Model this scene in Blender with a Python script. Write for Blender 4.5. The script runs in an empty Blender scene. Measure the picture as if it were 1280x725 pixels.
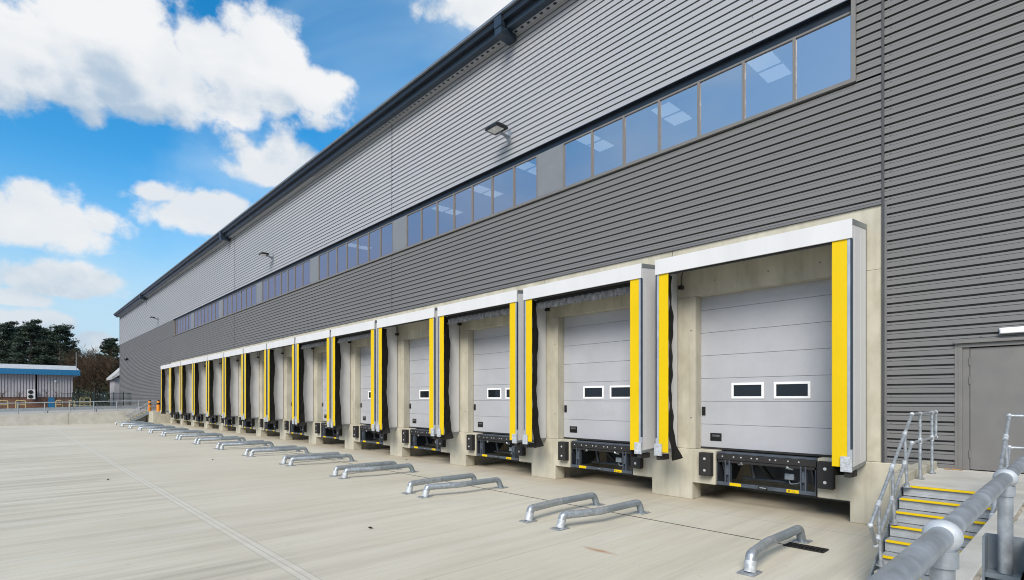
import bpy, bmesh, math, random
from mathutils import Vector, Matrix
R = math.radians
rnd = random.Random(7)
SC = bpy.context.scene
COL = SC.collection

# ------------------------------------------------------------------ camera frame
F_PX, PX0, HOR = 678.0, 640.0, 499.0
CAMZ, CAMD = 2.575, 12.94                      # eye height above the yard, distance to the wall
SN, CS = 0.7304, 0.6830
def at_z(px, py, Z):                           # point of the photograph on a horizontal plane
    zc = F_PX * (CAMZ - Z) / (py - HOR); xc = (px - PX0) / F_PX * zc
    return Vector((CS*xc - SN*zc, SN*xc + CS*zc - CAMD, Z))
def at_d(px, py, zc):                          # ... at a given depth
    xc = (px - PX0) / F_PX * zc
    return Vector((CS*xc - SN*zc, SN*xc + CS*zc - CAMD, CAMZ + (HOR - py) / F_PX * zc))
def dir_azel(px, py):
    v = at_d(px, py, 1.0) - Vector((0, -CAMD, CAMZ))
    return math.atan2(v.x, v.y), math.atan2(v.z, math.hypot(v.x, v.y))

# ------------------------------------------------------------------ materials
def nt(m): return m.node_tree.nodes, m.node_tree.links
def mat(name, col, rough=0.6, metal=0.0, var=0.12, scale=3.0, stretch=(1, 1, 1), bump=0.0, bscale=40.0,
        dirt=None, dscale=0.7, damount=0.35, spec=0.5, alpha_emit=None):
    m = bpy.data.materials.new(name); m.use_nodes = True
    N, L = nt(m); b = N['Principled BSDF']
    b.inputs['Roughness'].default_value = rough; b.inputs['Metallic'].default_value = metal
    b.inputs['Specular IOR Level'].default_value = spec
    g = N.new('ShaderNodeNewGeometry')
    mp = N.new('ShaderNodeMapping'); mp.inputs['Scale'].default_value = stretch
    L.new(g.outputs['Position'], mp.inputs['Vector'])
    n = N.new('ShaderNodeTexNoise'); n.inputs['Scale'].default_value = scale; n.inputs['Detail'].default_value = 6
    L.new(mp.outputs[0], n.inputs['Vector'])
    mr = N.new('ShaderNodeMapRange'); mr.inputs[1].default_value = 0.3; mr.inputs[2].default_value = 0.7
    mr.inputs[3].default_value = 1 - var; mr.inputs[4].default_value = 1 + var
    L.new(n.outputs[0], mr.inputs[0])
    mul = N.new('ShaderNodeMix'); mul.data_type = 'RGBA'; mul.blend_type = 'MULTIPLY'; mul.inputs[0].default_value = 1
    mul.inputs[6].default_value = (*col, 1); L.new(mr.outputs[0], mul.inputs[7])
    out = mul.outputs[2]
    if dirt:
        n2 = N.new('ShaderNodeTexNoise'); n2.inputs['Scale'].default_value = dscale; n2.inputs['Detail'].default_value = 8
        n2.inputs['Roughness'].default_value = 0.65
        L.new(mp.outputs[0], n2.inputs['Vector'])
        m2 = N.new('ShaderNodeMapRange'); m2.inputs[1].default_value = 0.48; m2.inputs[2].default_value = 0.72
        m2.inputs[3].default_value = 0; m2.inputs[4].default_value = damount
        L.new(n2.outputs[0], m2.inputs[0])
        mx = N.new('ShaderNodeMix'); mx.data_type = 'RGBA'; mx.inputs[7].default_value = (*dirt, 1)
        L.new(m2.outputs[0], mx.inputs[0]); L.new(out, mx.inputs[6]); out = mx.outputs[2]
    L.new(out, b.inputs['Base Color'])
    rr = N.new('ShaderNodeMapRange'); rr.inputs[1].default_value = 0.3; rr.inputs[2].default_value = 0.7
    rr.inputs[3].default_value = max(0, rough - 0.08); rr.inputs[4].default_value = min(1, rough + 0.08)
    L.new(n.outputs[0], rr.inputs[0]); L.new(rr.outputs[0], b.inputs['Roughness'])
    if bump:
        n3 = N.new('ShaderNodeTexNoise'); n3.inputs['Scale'].default_value = bscale; n3.inputs['Detail'].default_value = 4
        L.new(mp.outputs[0], n3.inputs['Vector'])
        bp = N.new('ShaderNodeBump'); bp.inputs['Strength'].default_value = bump; bp.inputs['Distance'].default_value = 0.01
        L.new(n3.outputs[0], bp.inputs['Height']); L.new(bp.outputs[0], b.inputs['Normal'])
    return m

def mmath(N, L, op, a, b=None, c=None, clamp=False):
    n = N.new('ShaderNodeMath'); n.operation = op; n.use_clamp = clamp
    for i, v in enumerate((a, b, c)):
        if v is None: continue
        if isinstance(v, (int, float)): n.inputs[i].default_value = v
        else: L.new(v, n.inputs[i])
    return n.outputs[0]

def yard_mat():
    m = bpy.data.materials.new('brushed_concrete'); m.use_nodes = True
    N, L = nt(m); b = N['Principled BSDF']; b.inputs['Specular IOR Level'].default_value = 0.35
    g = N.new('ShaderNodeNewGeometry'); sx = N.new('ShaderNodeSeparateXYZ'); L.new(g.outputs['Position'], sx.inputs[0])
    X, Y = sx.outputs[0], sx.outputs[1]
    def noise(sc, stretch, det=5, rough=0.55, off=(0, 0, 0)):
        mp = N.new('ShaderNodeMapping'); mp.inputs['Scale'].default_value = stretch; mp.inputs['Location'].default_value = off
        L.new(g.outputs['Position'], mp.inputs[0])
        n = N.new('ShaderNodeTexNoise'); n.inputs['Scale'].default_value = sc; n.inputs['Detail'].default_value = det
        n.inputs['Roughness'].default_value = rough; L.new(mp.outputs[0], n.inputs['Vector']); return n.outputs[0]
    def rng(v, a, b_, c, d):
        n = N.new('ShaderNodeMapRange'); L.new(v, n.inputs[0])
        for i, q in enumerate((a, b_, c, d)): n.inputs[i+1].default_value = q
        return n.outputs[0]
    def mix(f, a, bb, mode='MIX'):
        n = N.new('ShaderNodeMix'); n.data_type = 'RGBA'; n.blend_type = mode
        for i, v in ((0, f), (6, a), (7, bb)):
            if isinstance(v, tuple): n.inputs[i].default_value = (*v, 1)
            elif isinstance(v, (int, float)): n.inputs[i].default_value = v
            else: L.new(v, n.inputs[i])
        return n.outputs[2]
    # sweeps of the brush run across the yard, towards the docks; the outer bay shows them more
    outer = rng(Y, -10.2, -9.3, 1.0, 0.45)
    st = noise(1.0, (2.6, 0.14, 1), 7, 0.62)
    fine = noise(1.0, (26, 0.5, 1), 4, 0.6, (5, 3, 0))
    big = noise(0.16, (1, 1, 1), 4, 0.5, (11, 2, 0))
    wet = noise(0.55, (1, 0.45, 1), 7, 0.6, (3, 8, 0))
    c = mix(rng(big, 0.35, 0.65, 0, 1), (0.485, 0.445, 0.355), (0.545, 0.508, 0.418))
    c = mix(mmath(N, L, 'MULTIPLY', rng(st, 0.47, 0.68, 0, 0.55), outer), c, (0.29, 0.262, 0.205))
    c = mix(mmath(N, L, 'MULTIPLY', rng(st, 0.46, 0.26, 0, 0.6), outer), c, (0.545, 0.54, 0.515))
    c = mix(rng(wet, 0.56, 0.75, 0, 0.3), c, (0.30, 0.275, 0.225))
    c = mix(1.0, c, rng(fine, 0.3, 0.7, 0.93, 1.07), 'MULTIPLY')
    # small drips and scuffs
    sp = noise(2.7, (1, 1, 1), 6, 0.7, (7, 1, 0))
    c = mix(rng(sp, 0.62, 0.74, 0, 0.35), c, (0.27, 0.25, 0.205))
    sp2 = noise(14.0, (1, 1, 1), 3, 0.5, (2, 9, 0))
    c = mix(rng(sp2, 0.70, 0.76, 0, 0.5), c, (0.20, 0.185, 0.16))
    # faint wheel tracks running in to each dock
    tw = mmath(N, L, 'PINGPONG', mmath(N, L, 'ADD', X, mmath(N, L, 'MULTIPLY', noise(0.25, (1, 1, 1), 2, 0.4, (4, 4, 0)), 0.9)), 1.14)
    tr = mmath(N, L, 'MULTIPLY', rng(tw, 0.16, 0.05, 0, 0.14), rng(noise(0.5, (1, 0.3, 1), 5, 0.6, (6, 2, 0)), 0.45, 0.65, 0, 1))
    c = mix(tr, c, (0.22, 0.21, 0.19))
    # tan silt washed along the foot of the wall
    foot = mmath(N, L, 'MULTIPLY', rng(Y, -1.3, -0.1, 0, 0.55), rng(noise(0.8, (0.5, 1, 1), 5, 0.6, (1, 1, 1)), 0.3, 0.6, 0.3, 1))
    c = mix(foot, c, (0.37, 0.29, 0.195))
    # long joint between the bays, a band of smoother trowelled concrete with two arrises
    wob = mmath(N, L, 'ADD', Y, mmath(N, L, 'MULTIPLY', mmath(N, L, 'SUBTRACT', noise(1.5, (1, 0.2, 1)), 0.5), 0.03))
    d = mmath(N, L, 'ABSOLUTE', mmath(N, L, 'ADD', wob, 9.75))
    c = mix(rng(d, 0.14, 0.10, 0, 0.45), c, (0.58, 0.55, 0.485))
    d2 = mmath(N, L, 'ABSOLUTE', mmath(N, L, 'SUBTRACT', d, 0.115))
    c = mix(rng(d2, 0.016, 0.004, 0, 0.5), c, (0.25, 0.24, 0.215))
    c = mix(rng(d, 0.014, 0.004, 0, 0.55), c, (0.24, 0.23, 0.21))
    # sawn joints
    for per, off, src in ((5.2, 1.3, X),):
        q = mmath(N, L, 'PINGPONG', mmath(N, L, 'ADD', src, off), per / 2)
        c = mix(rng(q, 0.016, 0.004, 0, 0.45), c, (0.26, 0.24, 0.20))
    q = mmath(N, L, 'ABSOLUTE', mmath(N, L, 'ADD', Y, 1.15)); c = mix(rng(q, 0.02, 0.005, 0, 0.5), c, (0.25, 0.23, 0.19))
    # rust mark
    p = at_z(748, 688, 0)
    dx = mmath(N, L, 'DIVIDE', mmath(N, L, 'SUBTRACT', X, p.x), 0.42); dy = mmath(N, L, 'DIVIDE', mmath(N, L, 'SUBTRACT', Y, p.y), 0.10)
    rr = mmath(N, L, 'SQRT', mmath(N, L, 'ADD', mmath(N, L, 'MULTIPLY', dx, dx), mmath(N, L, 'MULTIPLY', dy, dy)))
    rr = mmath(N, L, 'ADD', rr, mmath(N, L, 'MULTIPLY', mmath(N, L, 'SUBTRACT', noise(5, (1, 1, 1)), 0.5), 1.6))
    c = mix(rng(rr, 1.0, 0.2, 0, 0.7), c, (0.33, 0.15, 0.05))
    L.new(c, b.inputs['Base Color'])
    L.new(rng(st, 0.3, 0.7, 0.78, 0.6), b.inputs['Roughness'])
    bp = N.new('ShaderNodeBump'); bp.inputs['Strength'].default_value = 0.25; bp.inputs['Distance'].default_value = 0.006
    L.new(mmath(N, L, 'ADD', fine, noise(30, (1, 1, 1))), bp.inputs['Height']); L.new(bp.outputs[0], b.inputs['Normal'])
    return m

def glass_mat(name, tint, mixv):
    m = bpy.data.materials.new(name); m.use_nodes = True
    N, L = nt(m); N.remove(N['Principled BSDF'])
    gl = N.new('ShaderNodeBsdfGlossy'); gl.inputs['Color'].default_value = (*tint, 1); gl.inputs['Roughness'].default_value = 0.02
    tr = N.new('ShaderNodeBsdfTransparent'); tr.inputs['Color'].default_value = (0.10, 0.12, 0.14, 1)
    fr = N.new('ShaderNodeFresnel'); fr.inputs['IOR'].default_value = 1.5
    mr = N.new('ShaderNodeMapRange'); mr.inputs[3].default_value = mixv; mr.inputs[4].default_value = 0.70
    L.new(fr.outputs[0], mr.inputs[0])
    g = N.new('ShaderNodeNewGeometry'); n = N.new('ShaderNodeTexNoise'); n.inputs['Scale'].default_value = 0.9
    L.new(g.outputs['Position'], n.inputs['Vector'])
    bp = N.new('ShaderNodeBump'); bp.inputs['Strength'].default_value = 0.03; bp.inputs['Distance'].default_value = 0.05
    L.new(n.outputs[0], bp.inputs['Height']); L.new(bp.outputs[0], gl.inputs['Normal'])
    mx = N.new('ShaderNodeMixShader'); L.new(mr.outputs[0], mx.inputs[0]); L.new(tr.outputs[0], mx.inputs[1]); L.new(gl.outputs[0], mx.inputs[2])
    L.new(mx.outputs[0], N['Material Output'].inputs[0]); return m

def emit_mat(name, col, s):
    m = bpy.data.materials.new(name); m.use_nodes = True
    b = m.node_tree.nodes['Principled BSDF']; b.inputs['Base Color'].default_value = (0.8, 0.8, 0.8, 1)
    b.inputs['Emission Color'].default_value = (*col, 1); b.inputs['Emission Strength'].default_value = s; return m

def grating_mat():
    m = mat('chequer_plate', (0.36, 0.38, 0.40), 0.5, 0.2, 0.12, 8)
    N, L = nt(m); b = N['Principled BSDF']
    g = N.new('ShaderNodeNewGeometry'); mp = N.new('ShaderNodeMapping'); mp.inputs['Rotation'].default_value = (0, 0, R(45))
    L.new(g.outputs['Position'], mp.inputs[0])
    ck = N.new('ShaderNodeTexChecker'); ck.inputs['Scale'].default_value = 45; L.new(mp.outputs[0], ck.inputs[0])
    bp = N.new('ShaderNodeBump'); bp.inputs['Strength'].default_value = 0.6; bp.inputs['Distance'].default_value = 0.004
    L.new(ck.outputs['Fac'], bp.inputs['Height']); L.new(bp.outputs[0], b.inputs['Normal']); return m

M = {}
M['yard'] = yard_mat()
M['light_clad'] = mat('silver_cladding', (0.345, 0.358, 0.384), 0.6, 0.0, 0.05, 0.5, (0.3, 1, 1), 0, 40, (0.29, 0.30, 0.32), 0.5, 0.4, spec=0.25)
M['dark_clad'] = mat('grey_cladding', (0.158, 0.157, 0.157), 0.55, 0.0, 0.06, 0.5, (0.3, 1, 1), 0, 40, (0.13, 0.128, 0.126), 0.5, 0.4, spec=0.3)
M['trim'] = mat('grey_trim', (0.13, 0.13, 0.135), 0.5, 0.0, 0.04)
M['joint'] = mat('dark_joint_strip', (0.05, 0.05, 0.053), 0.5, 0.0, 0.1)
M['navy'] = mat('navy_flashing', (0.012, 0.018, 0.028), 0.35, 0.1, 0.1)
M['navy2'] = mat('slate_gutter', (0.028, 0.042, 0.062), 0.35, 0.2, 0.1)
M['concrete'] = mat('precast_concrete', (0.45, 0.425, 0.345), 0.75, 0, 0.13, 1.9, (1, 1, 0.6), 0.15, 60, (0.29, 0.26, 0.185), 1.7, 0.55, 0.3)
def streaks(m, col, amt):
    N, L = nt(m); b = N['Principled BSDF']; src = b.inputs['Base Color'].links[0].from_socket
    g = N.new('ShaderNodeNewGeometry'); mp = N.new('ShaderNodeMapping'); mp.inputs['Scale'].default_value = (5.5, 5.5, 0.28); L.new(g.outputs['Position'], mp.inputs[0])
    n = N.new('ShaderNodeTexNoise'); n.inputs['Scale'].default_value = 1.0; n.inputs['Detail'].default_value = 6; L.new(mp.outputs[0], n.inputs['Vector'])
    r = N.new('ShaderNodeMapRange'); r.inputs[1].default_value = 0.5; r.inputs[2].default_value = 0.74; r.inputs[4].default_value = amt; L.new(n.outputs[0], r.inputs[0])
    x = N.new('ShaderNodeMix'); x.data_type = 'RGBA'; x.inputs[7].default_value = (*col, 1); L.new(r.outputs[0], x.inputs[0]); L.new(src, x.inputs[6]); L.new(x.outputs[2], b.inputs['Base Color'])
streaks(M['concrete'], (0.27, 0.245, 0.185), 0.38)
M['concrete2'] = mat('pale_concrete', (0.47, 0.455, 0.41), 0.8, 0, 0.10, 1.8, (1, 1, 1), 0.2, 50, (0.33, 0.30, 0.24), 1.3, 0.5, 0.3)
M['rough_edge'] = mat('broken_concrete_edge', (0.30, 0.265, 0.21), 0.9, 0, 0.45, 9, (1, 1, 1), 0.9, 25)
M['door'] = mat('grey_door_panel', (0.385, 0.393, 0.42), 0.45, 0.0, 0.05, 0.9, (1, 1, 1), 0.05, 30, (0.33, 0.33, 0.34), 2.4, 0.35)
M['white_frame'] = mat('white_window_frame', (0.8, 0.8, 0.8), 0.4, 0, 0.03)
M['pane'] = glass_mat('blue_glass', (0.98, 0.90, 0.93), 0.62)
M['dock_pane'] = mat('dark_vision_glass', (0.012, 0.016, 0.02), 0.08, 0, 0.1)
M['frame'] = mat('window_mullion', (0.155, 0.15, 0.146), 0.55, 0.0, 0.05)
M['infill'] = mat('grey_infill', (0.19, 0.20, 0.21), 0.4, 0.1, 0.04)
M['pdoor'] = mat('grey_steel_door', (0.165, 0.16, 0.155), 0.45, 0.1, 0.04)
M['white'] = mat('white_shelter_panel', (0.60, 0.60, 0.605), 0.45, 0, 0.035, 1.2, (1, 1, 0.3), 0, 40, (0.52, 0.52, 0.50), 2.0, 0.22)
M['cap'] = mat('grey_cap', (0.22, 0.24, 0.26), 0.35, 0.5, 0.08)
streaks(M['door'], (0.37, 0.375, 0.395), 0.25)
streaks(M['white'], (0.5, 0.5, 0.49), 0.15)
M['alu'] = mat('aluminium_edge', (0.47, 0.50, 0.54), 0.35, 0.5, 0.08)
M['yellow'] = mat('yellow_edge_strip', (0.66, 0.455, 0.0), 0.6, 0, 0.05, 1.5, (1, 1, 0.4), 0, 40, (0.5, 0.32, 0.0), 1.5, 0.25, spec=0.25)
M['black'] = mat('black_fabric', (0.014, 0.013, 0.011), 0.65, 0, 0.3, 5, (1, 1, 0.5), 0.5, 12)
M['greyfab'] = mat('slate_fabric', (0.12, 0.125, 0.135), 0.6, 0, 0.35, 4, (3, 1, 1), 0.6, 9)
M['rubber'] = mat('black_rubber', (0.016, 0.015, 0.015), 0.75, 0, 0.25, 12, (1, 1, 1), 0.4, 80)
M['steel'] = mat('dark_painted_steel', (0.035, 0.045, 0.06), 0.4, 0.4, 0.2, 4, (1, 1, 1), 0, 40, (0.10, 0.085, 0.065), 3, 0.4)
M['steel_pale'] = mat('worn_steel', (0.085, 0.10, 0.125), 0.4, 0.4, 0.2, 5)
M['galv'] = mat('galvanised_steel', (0.38, 0.41, 0.44), 0.42, 0.6, 0.24, 16, (1, 1, 1), 0.12, 60, (0.26, 0.28, 0.30), 9, 0.4)
M['galv_dark'] = mat('weathered_galvanised_steel', (0.27, 0.31, 0.345), 0.45, 0.5, 0.18, 6, (1, 1, 1), 0.08, 60, (0.17, 0.19, 0.205), 3, 0.5)
M['galv_white'] = mat('bright_zinc', (0.47, 0.495, 0.52), 0.58, 0.3, 0.26, 18, (1, 1, 1), 0.06, 60)
M['chequer'] = grating_mat()
M['bolt'] = mat('zinc_bolt', (0.62, 0.63, 0.64), 0.35, 0.5, 0.1)
M['label_black'] = mat('black_plate', (0.01, 0.01, 0.01), 0.3)
M['lamp'] = mat('lamp_lens', (0.62, 0.62, 0.60), 0.25, 0, 0.1)
M['lamp_white'] = mat('white_diffuser', (0.82, 0.83, 0.84), 0.35, 0, 0.05)
M['lit'] = emit_mat('lit_ceiling_panel', (1, 0.98, 0.94), 1.7)
M['ceiling'] = mat('office_ceiling', (0.30, 0.31, 0.33), 0.9)
M['dark_int'] = mat('office_wall', (0.10, 0.11, 0.13), 0.9)
M['blue'] = mat('blue_fascia', (0.012, 0.135, 0.29), 0.4, 0, 0.06)
M['white_roof'] = mat('pale_sheet_roof', (0.46, 0.46, 0.45), 0.5, 0, 0.12, 1.0, (1, 1, 1), 0, 40, (0.30, 0.29, 0.28), 0.8, 0.5)
M['grey_ribbed'] = mat('pale_ribbed_sheet', (0.36, 0.34, 0.36), 0.55, 0, 0.08, 0.6)
M['brick'] = mat('red_brown_brick', (0.15, 0.075, 0.05), 0.85, 0, 0.3, 8)
M['orange'] = mat('orange_plastic', (0.78, 0.25, 0.015), 0.5, 0, 0.08)
M['yellow_steel'] = mat('faded_yellow_paint', (0.40, 0.33, 0.15), 0.5, 0, 0.15)
M['green_steel'] = mat('dark_green_mesh', (0.012, 0.03, 0.028), 0.5, 0, 0.15)
M['ground'] = mat('earth', (0.09, 0.085, 0.06), 0.95, 0, 0.3, 0.3)
M['tarmac'] = mat('worn_tarmac', (0.34, 0.325, 0.295), 0.9, 0, 0.12, 0.6)
M['bark'] = mat('tree_bark', (0.075, 0.06, 0.05), 0.9, 0, 0.3, 3)
M['needles'] = mat('pine_needles', (0.022, 0.040, 0.024), 0.7, 0, 0.5, 0.6)
M['twigs'] = mat('bare_brown_twigs', (0.075, 0.050, 0.028), 0.85, 0, 0.4, 0.35)
M['ivy'] = mat('dark_green_ivy', (0.045, 0.055, 0.022), 0.7, 0, 0.5, 0.5)
M['soil'] = mat('orange_silt', (0.30, 0.17, 0.07), 0.95, 0, 0.4, 8)
M['leaf'] = mat('dead_leaf', (0.03, 0.02, 0.015), 0.8, 0, 0.3)
M['grate'] = mat('cast_iron_grate', (0.02, 0.02, 0.02), 0.6, 0.4, 0.2)

# ------------------------------------------------------------------ mesh helpers
class MB:
    def __init__(s): s.bm = bmesh.new(); s.bev = False; s.round = False
    def face(s, pts, mi=0):
        f = s.bm.faces.new([s.bm.verts.new(p) for p in pts]); f.material_index = mi; return f
    def box(s, x0, x1, y0, y1, z0, z1, bev=0.0, mi=0):
        if x0 > x1: x0, x1 = x1, x0
        if y0 > y1: y0, y1 = y1, y0
        v = [s.bm.verts.new(p) for p in ((x0,y0,z0),(x1,y0,z0),(x1,y1,z0),(x0,y1,z0),(x0,y0,z1),(x1,y0,z1),(x1,y1,z1),(x0,y1,z1))]
        fs = [s.bm.faces.new([v[i] for i in q]) for q in ((3,2,1,0),(4,5,6,7),(0,1,5,4),(1,2,6,5),(2,3,7,6),(3,0,4,7))]
        for f in fs: f.material_index = mi
        if bev:
            s.bev = True
            es = list({e for f in fs for e in f.edges})
            r = bmesh.ops.bevel(s.bm, geom=es, offset=bev, segments=2, affect='EDGES', profile=0.6)
            for f in r['faces']: f.material_index = mi
        return s
    def prism(s, poly, axis, a, b, mi=0):
        """poly = list of 2D points; axis 'x': (y,z), 'y': (x,z), 'z': (x,y)"""
        def P(p, t):
            return {'x': (t, p[0], p[1]), 'y': (p[0], t, p[1]), 'z': (p[0], p[1], t)}[axis]
        A = [s.bm.verts.new(P(p, a)) for p in poly]; B = [s.bm.verts.new(P(p, b)) for p in poly]
        n = len(poly); fs = [s.bm.faces.new(A[::-1]), s.bm.faces.new(B)]
        for i in range(n): fs.append(s.bm.faces.new((A[i], A[(i+1) % n], B[(i+1) % n], B[i])))
        for f in fs: f.material_index = mi
        bmesh.ops.recalc_face_normals(s.bm, faces=fs)
        return s
    def tube(s, pts, r, seg=12, closed=False, cap=True, mi=0):
        s.round = True
        pts = [Vector(p) for p in pts]; n = len(pts); rings = []
        rad = r if isinstance(r, (list, tuple)) else [r] * n
        ref = None
        for i, p in enumerate(pts):
            a = pts[i-1] if (i > 0 or closed) else None
            b = pts[(i+1) % n] if (i < n-1 or closed) else None
            d1 = (p - a).normalized() if a is not None else None
            d2 = (b - p).normalized() if b is not None else None
            t = (d1 + d2) if (d1 is not None and d2 is not None) else (d1 if d1 is not None else d2)
            t = t.normalized()
            if ref is None:
                ref = Vector((0, 0, 1)) if abs(t.z) < 0.8 else Vector((1, 0, 0))
            u = ref - t * ref.dot(t)
            if u.length < 1e-4: u = t.orthogonal()
            u.normalize(); w = t.cross(u); ref = u
            k = 1.0
            if d1 is not None and d2 is not None:
                c = max(0.5, math.sqrt(max(0.0, (1 + d1.dot(d2)) / 2))); k = 1 / c
                bis = (d2 - d1)
                bis = bis.normalized() if bis.length > 1e-6 else None
            else: bis = None
            ring = []
            for j in range(seg):
                o = (u * math.cos(2*math.pi*j/seg) + w * math.sin(2*math.pi*j/seg)) * rad[i]
                if bis is not None: o = o + bis * (o.dot(bis)) * (k - 1)
                ring.append(s.bm.verts.new(p + o))
            rings.append(ring)
        m = n if closed else n - 1
        for i in range(m):
            A, B = rings[i], rings[(i+1) % n]
            for j in range(seg):
                f = s.bm.faces.new((A[j], A[(j+1) % seg], B[(j+1) % seg], B[j])); f.material_index = mi
        if cap and not closed:
            f = s.bm.faces.new(rings[0][::-1]); f.material_index = mi
            f = s.bm.faces.new(rings[-1]); f.material_index = mi
        return s
    def ball(s, c, r, sc=(1, 1, 1), seg=16):
        s.round = True
        g = bmesh.ops.create_uvsphere(s.bm, u_segments=seg, v_segments=seg // 2 + 2, radius=r)
        bmesh.ops.scale(s.bm, vec=sc, verts=g['verts']); bmesh.ops.translate(s.bm, vec=c, verts=g['verts']); return s
    def build(s, name, material, parent=None, world=False, smooth=True, recalc=True):
        if world and parent is not None:
            off = Vector((0, 0, 0)); q = parent
            while q: off += Vector(q.location); q = q.parent
            bmesh.ops.translate(s.bm, vec=-off, verts=s.bm.verts)
        me = bpy.data.meshes.new(name)
        if recalc: bmesh.ops.recalc_face_normals(s.bm, faces=s.bm.faces)
        s.bm.to_mesh(me); s.bm.free()
        for m in (material if isinstance(material, (list, tuple)) else [material]): me.materials.append(m)
        if smooth and not (s.bev and not s.round):
            me.polygons.foreach_set('use_smooth', [True] * len(me.polygons)); me.set_sharp_from_angle(angle=R(32))
        o = bpy.data.objects.new(name, me); COL.objects.link(o)
        if parent is not None: o.parent = parent
        return o

def rounded(pts, r=0.06, n=4, closed=False):
    pts = [Vector(p) for p in pts]; out = []
    N = len(pts)
    for i, p in enumerate(pts):
        if not closed and i in (0, N-1): out.append(p); continue
        a, b = pts[i-1], pts[(i+1) % N]
        ra = min(r, (a-p).length * 0.45); rb = min(r, (b-p).length * 0.45)
        A = p + (a-p).normalized() * ra; B = p + (b-p).normalized() * rb
        for k in range(n+1):
            t = k / n; out.append(A*(1-t)**2 + p*2*t*(1-t) + B*t*t)
    return out

def tag(o, label=None, cat=None, group=None, kind=None):
    if label: o['label'] = label
    if cat: o['category'] = cat
    if group: o['group'] = group
    if kind: o['kind'] = kind
    return o
def thing(name, label, cat, loc=(0, 0, 0), group=None):
    o = bpy.data.objects.new(name, None); o.empty_display_size = 0.2; COL.objects.link(o); o.location = loc
    return tag(o, label, cat, group)
def copy_tree(o, parent=None):
    c = o.copy(); COL.objects.link(c); c.parent = parent
    for ch in list(o.children): copy_tree(ch, c)
    return c
ORD = ['nearest', 'second', 'third', 'fourth', 'fifth', 'sixth', 'seventh', 'eighth', 'ninth', 'tenth', 'eleventh', 'twelfth', 'thirteenth', 'farthest']

# ------------------------------------------------------------------ ground
b = MB(); b.face([(-1600, -1500, -0.06), (900, -1500, -0.06), (900, 1500, -0.06), (-1600, 1500, -0.06)])
tag(b.build('ground', M['ground']), kind='structure')
b = MB(); b.box(-71.0, 40, -60, 2.5, -0.05, 0)
tag(b.build('concrete_yard', M['yard'], smooth=False), kind='structure')

# ------------------------------------------------------------------ docks: positions
front_px = [1065.4, 805, 647.2, 543.7, 468.6, 412.3, 368, 333, 304, 279.8, 259.1, 241.5, 225.8, 213.0]
DF = 11.99
def xfront(px, D=DF):
    t = (px - PX0) / F_PX; return D * (CS*t - SN) / (CS + SN*t)
raw = [xfront(p) for p in front_px]
# least squares line through the far ones keeps the run regular
n_ = len(raw); idx = list(range(n_))
mi_ = sum(idx[1:]) / (n_-1); mx_ = sum(raw[1:]) / (n_-1)
sl = sum((i-mi_)*(r-mx_) for i, r in zip(idx[1:], raw[1:])) / sum((i-mi_)**2 for i in idx[1:])
DOCK = [raw[0] - 2.07] + [0.65*raw[i] + 0.35*(mx_ + sl*(i-mi_)) - 2.07 for i in idx[1:]]
print('dock centres', [round(d, 2) for d in DOCK])
DOOR_H, DOOR_Z0, DOOR_Z1, DOOR_Y = 1.72, 1.34, 5.22, 0.33
END_L = DOCK[-1] - 2.75            # left end of the concrete plinth wall
XR = -2.89                         # right end of it
XB = -102.3                        # far corner of the building
Z_C, Z_W0, Z_W1, Z_T, Z_E = 6.56, 9.22, 10.76, 10.97, 15.2
WX1 = -3.44; WP = 1.157; NW = 54; WX0 = WX1 - NW*WP

wh = thing('warehouse', 'long grey warehouse clad in ribbed sheet with a row of loading docks', 'warehouse', (-50, 0, 0))

# ribbed cladding: crown, down-facing step, valley, up-facing slope
PIT = 0.18
# per period, going up: crown, slope back, valley, then the open hem behind the foot of the next crown
SEQ = [(0.0, 0.0), (0.090, 0.0), (0.091, 0.030), (0.0985, 0.030), (0.0995, 0.010), (0.143, 0.014), (0.144, 0.085), (0.225, 0.085), (0.226, 0.014), (0.181, 0.010), (0.18, 0.0)]
def profile(z0, z1):
    pts = []; k = math.floor(z0 / PIT)
    while k*PIT < z1:
        for z, y in SEQ[:-1]:
            p = (min(max(k*PIT + z, z0), z1), y)
            if not pts or abs(p[0]-pts[-1][0]) + abs(p[1]-pts[-1][1]) > 1e-5: pts.append(p)
        k += 1
    return pts
def clad(mb, x0, x1, z0, z1, yo=0.0):
    prof = profile(z0, z1)
    A = [mb.bm.verts.new((x0, yo + y, z)) for z, y in prof]; B = [mb.bm.verts.new((x1, yo + y, z)) for z, y in prof]
    for j in range(len(prof)-1): mb.bm.faces.new((A[j], B[j], B[j+1], A[j+1]))
def screws(mb, x0, x1, z0, z1, step, skip=None):
    k = math.ceil(z0/PIT)
    row = 0
    while k*PIT + 0.16 < z1:
        z = k*PIT + 0.121
        x = x0
        while x < x1:
            if (row % 2 == 0 or x in (x0,)) and not (skip and skip(x, z)): mb.box(x-0.010, x+0.010, 0.002, 0.016, z-0.009, z+0.009, mi=1)
            x += step
        k += 1; row += 1
JOINTS = [-21.9, -45.2]
b = MB(); xs = [XB] + JOINTS[::-1] + [6.0]
for a, c in zip(xs, xs[1:]): clad(b, a+0.012, c-0.012, Z_T, Z_E)
screws(b, -40, -4, Z_T+0.1, 14.9, 2.3)
b.build('upper_cladding', [M['light_clad'], M['cap']], wh, True, recalc=False)
b = MB()
xs = [END_L] + [-45.2, -21.9] + [XR]
for a, c in zip(xs, xs[1:]): clad(b, a+0.012, c-0.012, Z_C, Z_W0 - 0.03)
clad(b, WX1+0.09, XR-0.012, Z_W0 - 0.03, Z_T)
clad(b, XB, WX0-0.09, Z_W0 - 0.03, Z_T); clad(b, XB, END_L-0.012, Z_C, Z_W0 - 0.03)
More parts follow.
